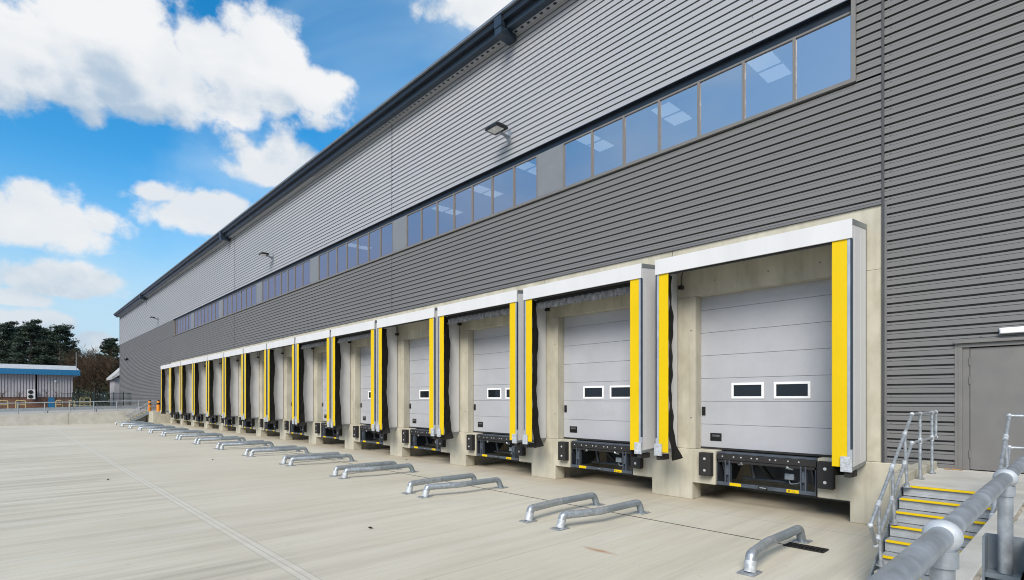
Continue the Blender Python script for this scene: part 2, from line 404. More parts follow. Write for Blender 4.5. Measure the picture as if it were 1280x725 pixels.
clad(b, XB, END_L-4.4, 1.0, Z_C); clad(b, END_L-0.5, END_L-0.012, 1.0, Z_C)
PD0, PD1, PDZ = -1.70, 1.0, 3.60           # personnel door
clad(b, XR+0.03, PD0-0.02, 1.22, PDZ+0.05); clad(b, XR+0.03, 8.0, PDZ+0.05, Z_T); clad(b, PD1+0.05, 8.0, 1.22, PDZ+0.05)
screws(b, XR+0.14, 1.2, 1.4, 10.9, 1.37, lambda x, z: x > PD0-0.1 and z < PDZ+0.1)
screws(b, -24, -3.4, Z_C+0.1, 9.1, 1.9)
b.build('lower_cladding', [M['dark_clad'], M['cap']], wh, True, recalc=False)
# backing wall behind the sheets, returns, roof body
b = MB()
b.box(XB+0.02, 8, 0.10, 0.30, Z_T+0.02, Z_E); b.box(XB+0.02, WX0-0.1, 0.10, 0.30, Z_W0, Z_T+0.02); b.box(WX1+0.1, XR, 0.10, 0.30, Z_W0, Z_T+0.02)
b.box(XB+0.02, XR, 0.10, 0.30, Z_C+0.01, Z_W0)
b.box(XB+0.02, END_L-4.4, 0.10, 0.30, 0.9, Z_C+0.01); b.box(XR, PD0-0.04, 0.10, 0.30, 0.9, Z_T+0.02)
b.box(PD0-0.04, 8, 0.10, 0.30, PDZ+0.06, Z_T+0.02); b.box(PD1+0.05, 8, 0.10, 0.30, 0.9, PDZ+0.06)
b.build('backing_wall', M['trim'], wh, True, smooth=False)
b = MB(); b.box(XB-0.03, XB+0.015, -0.03, 60, 0.9, Z_E); b.box(8, 8.04, 0.0, 60, 0, Z_E); b.box(XB, 8, 59.9, 60.1, 0, Z_E)
b.build('end_wall', M['dark_clad'], wh, True, smooth=False)
def trim(nm, *bx):
    q = MB(); q.box(*bx); q.build(nm, M['joint' if nm == 'joint_trim' else 'trim'], wh, True, smooth=False)
for x in JOINTS: trim('joint_trim', x-0.012, x+0.012, -0.004, 0.05, Z_C, Z_W0-0.036); trim('joint_trim', x-0.012, x+0.012, -0.004, 0.05, Z_T, Z_E)
trim('joint_trim', XR-0.014, XR+0.032, -0.012, 0.09, 1.2, Z_T)
trim('corner_trim', XR+0.035, XR+0.075, -0.006, 0.05, 1.2, Z_C)
trim('corner_trim', XB-0.035, XB+0.06, -0.035, -0.004, 1.0, Z_E)
trim('drip_trim', END_L-0.01, XR-0.015, -0.025, 0.06, Z_C-0.045, Z_C)
trim('drip_trim', XR+0.08, PD0-0.06, -0.015, 0.05, 1.19, 1.222)

# eave: ventilated soffit, gutter with outlets, roof lip
b = MB(); b.box(XB-0.25, 9, -0.24, 0.06, Z_E, Z_E+0.03)
x = -30.0
while x < 2: b.box(x-0.06, x+0.06, -0.17, -0.08, Z_E-0.004, Z_E+0.01, mi=1); x += 0.30
b.build('soffit', [M['light_clad'], M['navy']], wh, True, smooth=False)
b = MB(); b.prism([(-0.24, Z_E-0.03), (-0.48, Z_E-0.03), (-0.50, Z_E+0.16), (-0.24, Z_E+0.16)], 'x', XB-0.3, 9)
b.build('gutter', M['navy2'], wh, True, smooth=False)
b = MB(); b.prism([(-0.24, Z_E+0.17), (-0.66, Z_E+0.17), (-0.70, Z_E+0.42), (-0.24, Z_E+0.5), (60, Z_E+3.0), (60, Z_E+0.17)], 'x', XB-0.4, 9)
b.build('roof', M['navy'], wh, True, smooth=False)
b = MB(); b.box(XB-0.4, 9, -0.78, -0.70, Z_E+0.36, Z_E+0.45); b.build('roof_lip', M['cap'], wh, True, smooth=False)
for x in (-13.75, -46.2, -80.5):
    b = MB(); b.box(x-0.17, x+0.17, -0.74, -0.05, Z_E-0.27, Z_E-0.035, 0.01); b.box(x-0.17, x+0.17, -0.76, -0.56, Z_E-0.02, Z_E+0.34, 0.01)
    b.build('overflow_box', M['navy2'], wh, True, smooth=False)

# ribbon of windows
b = MB(); b.box(WX0-0.09, WX1+0.09, -0.05, 0.16, Z_W0-0.035, Z_W0+0.045); b.build('window_sill', M['frame'], wh, True, smooth=False)
b = MB(); b.box(WX1, WX1+0.085, -0.03, 0.16, Z_W0+0.046, Z_T); b.build('window_surround', M['frame'], wh, True, smooth=False)
b = MB(); b.box(WX0-0.085, WX0, -0.03, 0.16, Z_W0+0.046, Z_T); b.build('window_surround', M['frame'], wh, True, smooth=False)
b = MB(); b.box(WX0, WX1, 0.10, 0.18, Z_W1+0.002, Z_T+0.05); b.box(WX0, WX1, -0.012, 0.095, Z_T-0.02, Z_T-0.002); b.build('window_head', M['navy'], wh, True, smooth=False)
b = MB(); h = Z_W1 - Z_W0 - 0.05
b.box(0, 0.035, 0.08, 0.15, 0, h, 0.004); b.box(WP-0.035, WP, 0.08, 0.15, 0, h, 0.004)
b.box(0.035, WP-0.035, 0.085, 0.145, 0, 0.045, 0.004); b.box(0.035, WP-0.035, 0.085, 0.145, h-0.045, h, 0.004)
wproto = b.build('window', M['frame'], wh)
b = MB(); b.face([(0.03, 0.12, 0.04), (WP-0.03, 0.12, 0.04), (WP-0.03, 0.12, h-0.04), (0.03, 0.12, h-0.04)])
pproto = b.build('pane', M['pane'], wproto, smooth=False)
b = MB(); b.box(0, WP, 0.09, 0.15, 0, h, 0.006); b.box(0.04, WP-0.04, 0.082, 0.0895, 0.04, h-0.04, 0.002)
iproto = b.build('infill_panel', M['infill'], wh)
for i in range(NW):
    src = iproto if i % 8 == 7 else wproto
    first = i in (0, 7)
    o = src if first else copy_tree(src, wh)
    o.location = (WX1 - (i+1)*WP + 50, 0, Z_W0 + 0.05)
# office behind the ribbon
b = MB(); b.box(WX0-2, 4, 0.31, 9, 11.22, 11.3); b.build('office_ceiling', M['ceiling'], wh, True, smooth=False)
b = MB(); b.box(WX0-2, 4, 8.8, 9, 8.2, 11.2); b.box(WX0-2, 4, 0.31, 8.8, 8.1, 8.2); b.build('office_wall', M['dark_int'], wh, True, smooth=False)
lamp_spots = [(955, 78, 'second window from the right end'), (832, 138, 'fourth window from the right end'), (735, 174, 'sixth window from the right end'),
              (655, 207, 'first window left of the nearest grey infill panel'), (600, 237, 'fourth window left of the nearest grey infill panel'), (551, 261, 'sixth window left of the nearest grey infill panel'), (441, 307, 'fourth window left of the second grey infill panel')]
for px, py, where in lamp_spots:
    p = at_z(px, py, 11.2); b = MB(); b.box(-0.3, 0.3, -0.3, 0.3, 0.0, 0.015); b.box(-0.3, 0.3, 0.42, 1.02, 0.0, 0.015)
    t = thing('ceiling_light', 'lit white ceiling panels seen through the ' + where, 'ceiling light', p, 'lit panels on the office ceiling')
    b.build('diffuser', M['lit'], t, smooth=False)
    b = MB(); b.box(-0.33, 0.33, -0.33, 0.33, 0.0155, 0.02); b.box(-0.33, 0.33, 0.39, 1.05, 0.0155, 0.02); b.build('frame', M['white_frame'], t, smooth=False)

# concrete plinth wall with door openings
edges = []
b = MB()
YF = 0.02
bounds = [XR-0.012]
for i in range(13): bounds.append((DOCK[i] + DOCK[i+1]) / 2)
bounds.append(END_L)
for i in range(14):
    r_, l_ = bounds[i], bounds[i+1]
    g = 0.008
    b.box(l_+g, r_-g, YF, 0.322, DOOR_Z1, Z_C-0.05, 0.006)                       # lintel panel
    b.box(l_+g, DOCK[i]-DOOR_H, YF+0.004, 0.322, 1.30, DOOR_Z1-0.002, 0.012)     # jambs
    b.box(DOCK[i]+DOOR_H, r_-g, YF+0.004, 0.322, 1.30, DOOR_Z1-0.002, 0.012)
b.box(END_L, XR-0.012, 0.39, 0.60, DOOR_Z1+0.3, Z_C)
for c in DOCK:
    for x, z in ((-1.84, 2.1), (-1.84, 4.35), (1.84, 2.1), (1.84, 4.35), (-1.2, 5.55), (0.1, 5.55), (1.2, 5.55)):
        b.box(c+x-0.016, c+x+0.016, YF-0.002, YF+0.02, z-0.016, z+0.016, mi=1)
b.build('concrete_wall', [M['concrete'], M['trim']], wh, True, smooth=False)
b = MB()
for x in bounds[1:-1]: b.box(x-0.02, x+0.02, 0.10, 0.12, 1.3, Z_C)
b.build('panel_joint', M['trim'], wh, True, smooth=False)
# piers below: a narrow leg and a wider head, chamfered under the buffers
def pier(x0, x1, hx0, hx1, name='dock_pier'):
    b = MB(); y0, y1 = -0.03, 1.1
    poly = []
    if hx0 < x0: poly += [(x0, 0.0), (x0, 0.44), (hx0, 0.44), (hx0, 0.64), (hx0 + 0.05, 1.295)]
    else: poly += [(x0, 0.0), (x0, 1.295)]
    if hx1 > x1: poly += [(hx1 - 0.05, 1.295), (hx1, 0.64), (hx1, 0.44), (x1, 0.44), (x1, 0.0)]
    else: poly += [(x1, 1.295), (x1, 0.0)]
    if hx0 < x0: poly[3:5] = [(hx0, 1.295)]
    if hx1 > x1:
        k = poly.index((hx1 - 0.05, 1.295)); poly[k:k+2] = [(hx1, 1.295)]
    b.prism(poly, 'y', y0, 0.42)
    es = [e for e in b.bm.edges]
    bmesh.ops.bevel(b.bm, geom=es, offset=0.012, segments=1, affect='EDGES')
    b.box(x0+0.12 if hx0 < x0 else x0, x1-0.12 if hx1 > x1 else x1, 0.425, 2.4, 0, 1.2)
    return b.build(name, M['concrete'], wh, True)
pier(DOCK[0]+1.78, -2.0, DOCK[0]+1.16, -2.0)
for i in range(13): pier(DOCK[i+1]+1.78, DOCK[i]-1.78, DOCK[i+1]+1.16, DOCK[i]-1.16)
pier(END_L, DOCK[-1]-1.78, END_L, DOCK[-1]-1.16)
b = MB(); b.box(END_L, XR, 2.4, 2.6, 0, 1.2); b.box(END_L, XR, 0.60, 2.6, 1.205, 1.28); b.build('pit_wall', M['concrete'], wh, True, smooth=False)
# open bay at the far end
b = MB(); a, c = END_L-4.4, END_L-0.5
b.box(a, a+0.03, 0.0, 1.4, 1.0, Z_C-0.8); b.box(c-0.03, c, 0.0, 1.4, 1.0, Z_C-0.8); b.box(a, c, 1.4, 1.45, 1.0, Z_C-0.8); b.box(a, c, 0.0, 0.3, Z_C-0.8, Z_C)
b.build('recessed_bay', M['trim'], wh, True, smooth=False)

# sectional dock doors (parts of the warehouse)
def make_door():
    d = bpy.data.objects.new('dock_door', None)
    b = MB(); zs = [DOOR_Z0]; z = DOOR_Z0
    while z + 0.59 < DOOR_Z1: z += 0.59; zs.append(z)
    zs.append(DOOR_Z1 + 0.25)
    for a, c in zip(zs, zs[1:]): b.box(-1.92, 1.92, 0, 0.05, a - DOOR_Z0 + 0.004, c - DOOR_Z0 - 0.004, 0.006)
    b.box(-1.91, 1.91, 0.02, 0.045, 0, DOOR_Z1 - DOOR_Z0 + 0.2)
    d = b.build('dock_door', M['door'], wh)
    for x0, x1 in ((-0.91, -0.12), (0.11, 0.91)):
        b = MB(); z0, z1 = 1.25, 1.64; w = 0.055
        b.box(x0, x1, -0.02, 0.0, z0, z0+w, 0.004); b.box(x0, x1, -0.02, 0.0, z1-w, z1, 0.004)
        b.box(x0, x0+w, -0.021, 0.0, z0+w, z1-w, 0.004); b.box(x1-w, x1, -0.021, 0.0, z0+w, z1-w, 0.004)
        b.build('window_frame', M['white_frame'], d)
        b = MB(); b.box(x0+w, x1-w, -0.006, 0.0, z0+w, z1-w); b.build('window_pane', M['dock_pane'], d, smooth=False)
    b = MB(); b.box(-1.69, -1.60, -0.03, 0, 0.82, 1.04, 0.006); b.box(-1.665, -1.625, -0.05, -0.03, 0.86, 0.93, 0.004); b.build('handle', M['label_black'], d)
    b = MB(); b.box(-1.47, -1.17, -0.012, 0, 0.17, 0.37, 0.004); b.box(-1.42, -1.22, -0.014, -0.012, 0.31, 0.325, mi=1); b.box(-1.42, -1.22, -0.014, -0.012, 0.285, 0.297, mi=1)
    b.build('door_plate', [M['label_black'], M['infill']], d, smooth=False)
    b = MB(); b.box(-1.83, 1.83, -0.03, 0.05, -0.04, -0.004); b.build('bottom_seal', M['rubber'], d, smooth=False)
    return d
d0 = make_door(); d0.location = (DOCK[0] + 50, DOOR_Y, DOOR_Z0)
for i in range(1, 14):
    d = copy_tree(d0, wh); d.location = (DOCK[i] + 50, DOOR_Y, DOOR_Z0)

# personnel door
b = MB(); b.box(PD0, PD0+0.06, -0.01, 0.2, 1.272, PDZ-0.07, 0.004); b.box(PD0, PD1, -0.012, 0.2, PDZ-0.069, PDZ, 0.004); b.box(PD1-0.06, PD1, -0.01, 0.2, 1.272, PDZ-0.07, 0.004)
b.box(PD0+0.06, PD0+0.16, 0.03, 0.2, 1.272, PDZ-0.07); b.box(PD0-0.05, PD0-0.002, -0.004, 0.06, 1.2, PDZ+0.02)
b.build('door_frame', M['pdoor'], wh, True)
b = MB(); b.box(PD0-0.05, PD1+0.1, -0.07, 0.03, PDZ+0.004, PDZ+0.055, 0.006); b.build('door_hood', M['frame'], wh, True)
b = MB(); b.box(PD0+0.168, PD1-0.07, 0.035, 0.085, 1.285, PDZ-0.085, 0.004)
pd = b.build('personnel_door', M['pdoor'], wh, True)
for z in (1.50, 2.85, 3.2):
    b = MB(); b.tube([(PD0+0.163, 0.02, z), (PD0+0.163, 0.02, z+0.14)], 0.013, 8); b.build('hinge', M['frame'], pd, True)
# wall lamp over the door
t = thing('wall_lamp', 'long white bulkhead lamp above the grey personnel door', 'lamp', (-1.13, -0.0, 3.78))
b = MB(); b.box(0, 1.25, -0.03, -0.002, -0.05, 0.06, 0.004); b.build('base', M['galv_white'], t)
b = MB(); b.box(0.02, 1.23, -0.11, -0.03, -0.045, 0.055, 0.02); b.build('diffuser', M['lamp_white'], t)
t = thing('wall_camera', 'small dark fitting high on the cladding near the far corner', 'camera', at_d(162, 440, 83.0))
t.location = (-94.5, 0, 8.3)
b = MB(); b.ball((0, -0.25, 0), 0.22); b.tube([(0, -0.2, 0.1), (0, 0.02, 0.1)], 0.08, 8); b.build('housing', M['label_black'], t)

# floodlights
def make_flood():
    t = thing('floodlight', '', 'floodlight', (0, 0, 0), 'floodlights along the silver upper wall')
    b = MB(); b.box(-0.06, 0.06, -0.02, -0.001, -0.2, 0.2, 0.003); b.box(-0.03, 0.03, -0.42, -0.02, -0.03, 0.03, 0.004)
    b.prism([(-0.02, -0.18), (-0.02, -0.03), (-0.30, -0.03)], 'x', -0.012, 0.012); b.build('wall_bracket', M['galv_dark'], t)
    b = MB(); b.box(-0.27, 0.27, -0.80, -0.34, 0.035, 0.105, 0.012)
    for k in range(9): b.box(-0.24 + k*0.06, -0.232 + k*0.06, -0.74, -0.36, 0.105, 0.14)
    b.build('lamp_body', M['label_black'], t)
    b = MB(); b.box(-0.20, 0.20, -0.75, -0.45, 0.026, 0.034, 0.002); b.build('lens', M['lamp'], t)
    return t
fl = make_flood()
for i, (x, z, lab) in enumerate(((-13.95, 11.77, 'flat black floodlight nearest the camera, above the window ribbon'),
                                 (-36.9, 11.95, 'middle black floodlight on the silver cladding'),
                                 (-73.5, 11.85, 'small far floodlight near the distant corner of the wall'))):
    o = fl if i == 0 else copy_tree(fl); o.location = (x, 0, z); o['label'] = lab; o.scale = (1.2, 1.1, 1.1) if i == 0 else (1.05, 1.05, 1.05)

# ------------------------------------------------------------------ dock shelters
SX = 2.168; SP = 0.95
def make_shelter():
    t = thing('dock_shelter', '', 'dock shelter', (0, 0, 0), 'dock shelters along the warehouse wall')
    # header: white composite with a drip edge, sloping lid
    b = MB(); b.box(-SX-0.004, SX+0.004, -SP-0.045, -SP, 5.695, 6.07, 0.006)
    b.build('header', M['white'], t)
    b = MB(); b.prism([(-SP, 6.03), (-SP, 6.065), (0.015, 6.16), (0.015, 6.12)], 'x', -SX+0.045, SX-0.045); b.build('lid', M['white'], t)
    for s in (-1, 1):
        xo = SX * s; xi = (SX - 0.045) * s
        b = MB(); b.prism([(-SP+0.03, 1.25), (-SP+0.03, 5.98), (0.0, 6.055), (0.0, 1.315)], 'x', xo, xi)
        for y in (-0.80, -0.40): b.box(xo, xo + 0.002*s, y, y+0.008, 1.30, 5.9)
        b.build('side_panel', M['white'], t, smooth=False)
        b = MB(); b.prism([(-SP+0.002, 5.965), (-SP+0.002, 6.073), (0.012, 6.17), (0.012, 6.065)], 'x', xo + 0.006*s, xi)
        b.build('top_cap', M['cap'], t, smooth=False)
        b = MB(); b.prism([(-SP+0.002, 1.18), (-SP+0.002, 1.246), (0.0, 1.312), (0.0, 1.25)], 'x', xo + 0.006*s, xi - 0.03*s)
        b.build('bottom_cap', M['cap'], t, smooth=False)
        b = MB(); b.box(xo + 0.002*s, (SX-0.085)*s, -SP-0.012, -SP+0.028, 1.25, 5.693, 0.004); b.build('edge_profile', M['alu'], t)
        b = MB(); b.box(xo + 0.004*s, (SX-0.03)*s, -SP-0.016, -SP+0.029, 1.6, 5.691); b.build('edge_seal', M['navy2'], t, smooth=False); b = MB(); b.box(xo+0.002*s, (SX-0.04)*s, -0.03, 0.012, 1.3, 6.05); b.build('edge_seal', M['navy2'], t, smooth=False)
        b = MB(); n = 14
        x0, x1 = (SX-0.087)*s, (SX-0.35)*s
        for k in range(n):
            za = 1.25 + (5.695-1.25)*k/n; zb = 1.25 + (5.695-1.25)*(k+1)/n
            ya = -SP-0.006 - 0.004*math.sin(k*1.7); yb = -SP-0.006 - 0.004*math.sin((k+1)*1.7)
            for (p, q) in (((x0, ya), (x0, yb)),):
                b.face([(x0, ya, za), (x1, ya-0.004, za), (x1, yb-0.004, zb), (x0, yb, zb)])
        fs = list(b.bm.faces); bmesh.ops.remove_doubles(b.bm, verts=b.bm.verts, dist=1e-5)
        bmesh.ops.solidify(b.bm, geom=list(b.bm.faces), thickness=0.008)
        b.build('yellow_strip', M['yellow'], t)
        # black curtain folding back behind the strip, kicked inwards at its foot
        b = MB(); nv, nu = 46, 7; grid = []
        rr = random.Random(3 if s < 0 else 4)
        ph = [rr.uniform(0, 6.28) for _ in range(4)]
        for i in range(nv+1):
            z = 1.06 + (5.665-1.06)*i/nv; row = []
            kick = max(0.0, (2.0 - z)/0.94)**1.6 * (1.0 if s < 0 else 0.0)
            for j in range(nu+1):
                u = j/nu
                x = (SX - (0.352 if s < 0 else 0.31) + 0.09*u - 0.02*math.sin(z*5.1+ph[0]+u*2) - 0.014*math.sin(z*12.3+ph[1]-u*3) - kick*(0.30*(0.35+0.65*u)) - 0.03*u*(0.5+0.5*math.sin(z*1.7+ph[2])))
                y = -SP + 0.0 + u*(0.31 + 0.04*math.sin(z*2.3+ph[3])) - kick*0.02
                row.append(b.bm.verts.new((x*s, y, z + (0.06*u*kick if True else 0))))
            grid.append(row)
        for i in range(nv):
            for j in range(nu): b.bm.faces.new((grid[i][j], grid[i][j+1], grid[i+1][j+1], grid[i+1][j]))
        bmesh.ops.solidify(b.bm, geom=list(b.bm.faces), thickness=0.025)
        b.build('side_curtain', M['black'], t)
        b = MB(); b.box((SX+0.01)*s, (SX-0.19)*s, -SP-0.07, -SP-0.018, 1.16, 1.46, 0.008); b.build('corner_plate', M['galv_white'], t)
        b = MB(); b.box((SX-0.02)*s, (SX-0.14)*s, -SP-0.02, -SP+0.10, 1.05, 1.175, 0.015); b.build('rubber_foot', M['rubber'], t); b = MB(); b.box((SX-0.02)*s, (SX-0.13)*s, -SP+0.14, -SP+0.42, 1.04, 1.175, 0.02); b.build('rubber_foot', M['rubber'], t)
    b = MB(); b.box(-SX+0.36, SX-0.36, -SP+0.004, -SP+0.022, 5.65, 5.725); b.build('top_curtain', M['black'], t, smooth=False)
    b = MB(); b.box(-SX+0.18, -SX+0.28, -0.20, -0.06, 5.42, 5.52, 0.012); b.tube(rounded([(-SX+0.23, -0.12, 5.52), (-SX+0.24, -0.16, 5.72), (-SX+0.36, -0.22, 5.90)], 0.1), 0.013, 6)
    b.build('cable_box', M['label_black'], t)
    return t
sh = make_shelter()
def roll(t, seed):
    r2 = random.Random(seed); b = MB(); n = 40
    top = []; bot = []
    for i in range(n+1):
        x = -SX+0.40 + (2*SX-0.80)*i/n
        yy = -SP + 0.13
        top.append((x, yy, 5.575)); bot.append((x, yy + 0.02*math.sin(i*1.9+seed), 5.37 + r2.uniform(-0.012, 0.012)))
    g = [[b.bm.verts.new(Vector(a).lerp(Vector(c), j/5) + Vector((0, 0.03*math.sin(i*2.3 + j), 0))) for j in range(6)] for i, (a, c) in enumerate(zip(top, bot))]
    for i in range(n):
        for j in range(5): b.bm.faces.new((g[i][j], g[i+1][j], g[i+1][j+1], g[i][j+1]))
    bmesh.ops.solidify(b.bm, geom=list(b.bm.faces), thickness=0.03)
    b.build('rolled_curtain', M['greyfab'], t)
    b = MB(); b.box(-SX+0.38, SX-0.38, -SP+0.17, -SP+0.19, 5.42, 5.80); b.build('top_flap', M['black'], t, smooth=False)
for i, c in enumerate(DOCK):
    o = sh if i == 0 else copy_tree(sh)
    o.location = (c - 0.098, 0, 0)
    w = 'white dock shelter with yellow edges, %s' % (ORD[i])
    if i == 0: w = 'nearest white dock shelter with yellow edges, its right side panel facing the stairs'
    elif i == 1: w = 'second white dock shelter from the stairs, yellow edges, grey curtain rolled under its header'
    elif i < 13: w += ' from the stairs'
    else: w += ' from the stairs beside the orange bollards'
    o['label'] = w
for i in (1, 2, 3): pass
_sh_objs = [o for o in bpy.data.objects if o.name.startswith('dock_shelter')]
_sh_objs.sort(key=lambda o: -o.location.x)
for i in (1, 2, 4, 5): roll(_sh_objs[i], i)

# ------------------------------------------------------------------ levellers and buffers
def make_leveller():
    t = thing('dock_leveller', '', 'dock leveller', (0, 0, 0), 'dock levellers under the doors')
    b = MB(); b.box(-1.14, 1.14, 0.03, 0.44, 1.235, 1.272); b.box(-1.14, 1.14, 0.05, 2.3, 1.15, 1.232)
    b.build('deck', M['steel_pale'], t, smooth=False)
    b = MB(); b.box(-1.13, 1.13, -0.02, 0.045, 1.09, 1.228, 0.008); b.box(-1.13, 1.13, 0.0, 0.04, 1.02, 1.086, 0.006); b.build('lip', M['rubber'], t)
    b = MB()
    for x in (-0.98, -0.70, -0.52, -0.27, -0.14, 0.15, 0.28, 0.55, 0.78): b.box(x-0.016, x+0.016, -0.03, -0.02, 1.155, 1.187, 0.004)
    b.build('lip_bolt', M['bolt'], t)
    for s in (-1, 1):
        b = MB(); b.box(0.90*s, 0.93*s, -0.01, 0.10, 0.50, 1.08); b.box(0.80*s, 0.83*s, -0.01, 0.10, 0.50, 1.08); b.box(0.83*s, 0.90*s, 0.07, 0.10, 0.50, 1.08); b.box(0.835*s, 0.895*s, -0.006, 0.068, 0.72, 0.95, 0.004)
        b.build('support_leg', M['steel_pale'], t, smooth=False)
        b = MB(); b.prism([(0.0, 0.50), (0.0, 1.14), (1.6, 1.14), (1.0, 0.5)], 'x', 1.10*s, 1.13*s); b.prism([(0.25, 0.55), (0.02, 1.1), (0.5, 1.1)], 'x', 1.0*s, 1.03*s); b.build('side_plate', M['steel'], t, smooth=False)
        b = MB(); b.tube([(0.62*s, 0.08, 1.0), (0.50*s, 0.0, 1.03)], 0.035, 8); b.tube([(0.5*s, 0.02, 1.05), (0.42*s, 0.02, 1.06)], 0.02, 8); b.build('hinge_pin', M['galv_dark'], t)
    b = MB(); b.box(-1.13, 1.13, -0.02, 0.05, 0.46, 0.545, 0.006); b.build('toe_bar', M['steel_pale'], t)
    for x0, x1 in ((-0.80, -0.52), (0.52, 0.78)):
        b = MB(); b.box(x0, x1, -0.026, -0.0205, 0.468, 0.54)
        if x0 > 0: b.box(x0+0.04, x0+0.07, -0.028, -0.0265, 0.49, 0.52, mi=1); b.box(x0+0.11, x0+0.19, -0.028, -0.0265, 0.49, 0.50, mi=1)
        b.build('warning_label', [M['yellow'], M['label_black']], t, smooth=False)
    b = MB(); b.prism([(-0.13, 0.47), (0.11, 0.47), (0.08, 0.537), (-0.10, 0.537)], 'y', -0.027, -0.0205); b.box(-0.08, 0.07, -0.029, -0.0275, 0.495, 0.512, mi=1); b.build('name_plate', [M['label_black'], M['alu']], t, smooth=False)
    b = MB(); b.tube([(-0.45, 0.6, 1.14), (-0.30, 1.3, 0.5)], 0.06, 10); b.tube([(-0.7, 0.5, 0.62), (0.75, 0.5, 0.62)], 0.035, 8); b.tube([(-0.45, 0.35, 1.12), (-0.38, 0.4, 0.65)], 0.05, 8)
    b.box(-0.9, 0.9, 1.5, 1.6, 0.5, 1.1)
    b.build('lifting_arm', M['steel'], t)
    b = MB(); b.box(0.38, 0.58, 0.24, 0.36, 0.72, 0.86, 0.01); b.tube(rounded([(0.48, 0.25, 0.70), (0.5, 0.25, 0.62), (0.7, 0.25, 0.66), (0.78, 0.2, 0.82)], 0.06), 0.012, 6); b.build('valve_box', M['galv_dark'], t)
    return t
lv = make_leveller()
def make_buffer():
    t = thing('dock_buffer', '', 'dock buffer', (0, 0, 0), 'rubber buffers on the dock piers')
    b = MB(); b.box(-0.155, 0.155, -0.20, -0.032, 0.66, 1.24, 0.012); b.build('rubber_block', M['rubber'], t)
    for z in (0.80, 1.09):
        b = MB(); b.tube([(0, -0.206, z), (0, -0.198, z)], 0.034, 12); b.tube([(0, -0.225, z), (0, -0.206, z)], 0.018, 6); b.build('bolt', M['bolt'], t)
    return t
bf = make_buffer(); first = True
for i, c in enumerate(DOCK):
    o = lv if i == 0 else copy_tree(lv); o.location = (c, 0, 0)
    where = 'nearest dock' if i == 0 else ('farthest dock' if i == 13 else '%s dock from the stairs' % ORD[i])
    o['label'] = 'dark steel leveller with yellow labels under the ' + where
    for s, nm in ((-1, 'left'), (1, 'right')):
        o = bf if first else copy_tree(bf); first = False
        o.location = (c + s*1.36, 0, 0)
        o['label'] = 'black rubber buffer at the %s of the %s' % (nm, where)

# ------------------------------------------------------------------ wheel guides
def make_guide(s):
    t = thing('wheel_guide', '', 'wheel guide', (0, 0, 0), 'grey wheel guides on the yard')
    r = 0.076; fx = -0.26 if s < 0 else 0.11; h = 0.258
    b = MB(); b.tube(rounded([(0, -3.75, h), (0, -2.54, h), (0, -2.42, 0.01)], 0.10, 6), r, 18); b.build('rail', M['galv_dark'], t)
    b = MB(); b.tube(rounded([(fx, -4.83, 0.16), (fx*0.98, -4.80, h), (0.0, -3.95, h), (0, -3.75, h)], 0.055, 5), r+0.004, 18); b.build('flared_end', M['galv'], t)
    b = MB(); b.tube([(fx*1.03, -4.87, 0.014), (fx, -4.826, 0.175)], r+0.008, 18); b.build('front_leg', M['galv_white'], t)
    for x, y, yr in ((fx*1.03, -4.88, 0.16), (0, -2.40, 0.15)):
        b = MB(); b.box(x-0.13, x+0.13, y-yr, y+yr, 0.003, 0.017, 0.004)
        for dx in (-0.095, 0.095): b.tube([(x+dx, y-yr+0.045, 0.017), (x+dx, y-yr+0.045, 0.034)], 0.014, 6); b.tube([(x+dx, y+yr-0.045, 0.017), (x+dx, y+yr-0.045, 0.034)], 0.014, 6)
        b.build('foot_plate', M['galv'], t)
    return t
gl_, gr_ = make_guide(-1), make_guide(1); ul = ur = False
for i, c in enumerate(DOCK):
    where = 'nearest dock' if i == 0 else ('farthest dock' if i == 13 else '%s dock from the stairs' % ORD[i])
    o = gl_ if not ul else copy_tree(gl_); ul = True
    o.location = (c - 1.72, 0, 0); o['label'] = 'grey steel wheel guide at the left of the ' + where
    o = gr_ if not ur else copy_tree(gr_); ur = True
    o.location = (c + (1.66 if i == 0 else 1.76), 0, 0); o['label'] = 'grey steel wheel guide at the right of the ' + where + (' beside the stairs' if i == 0 else '')

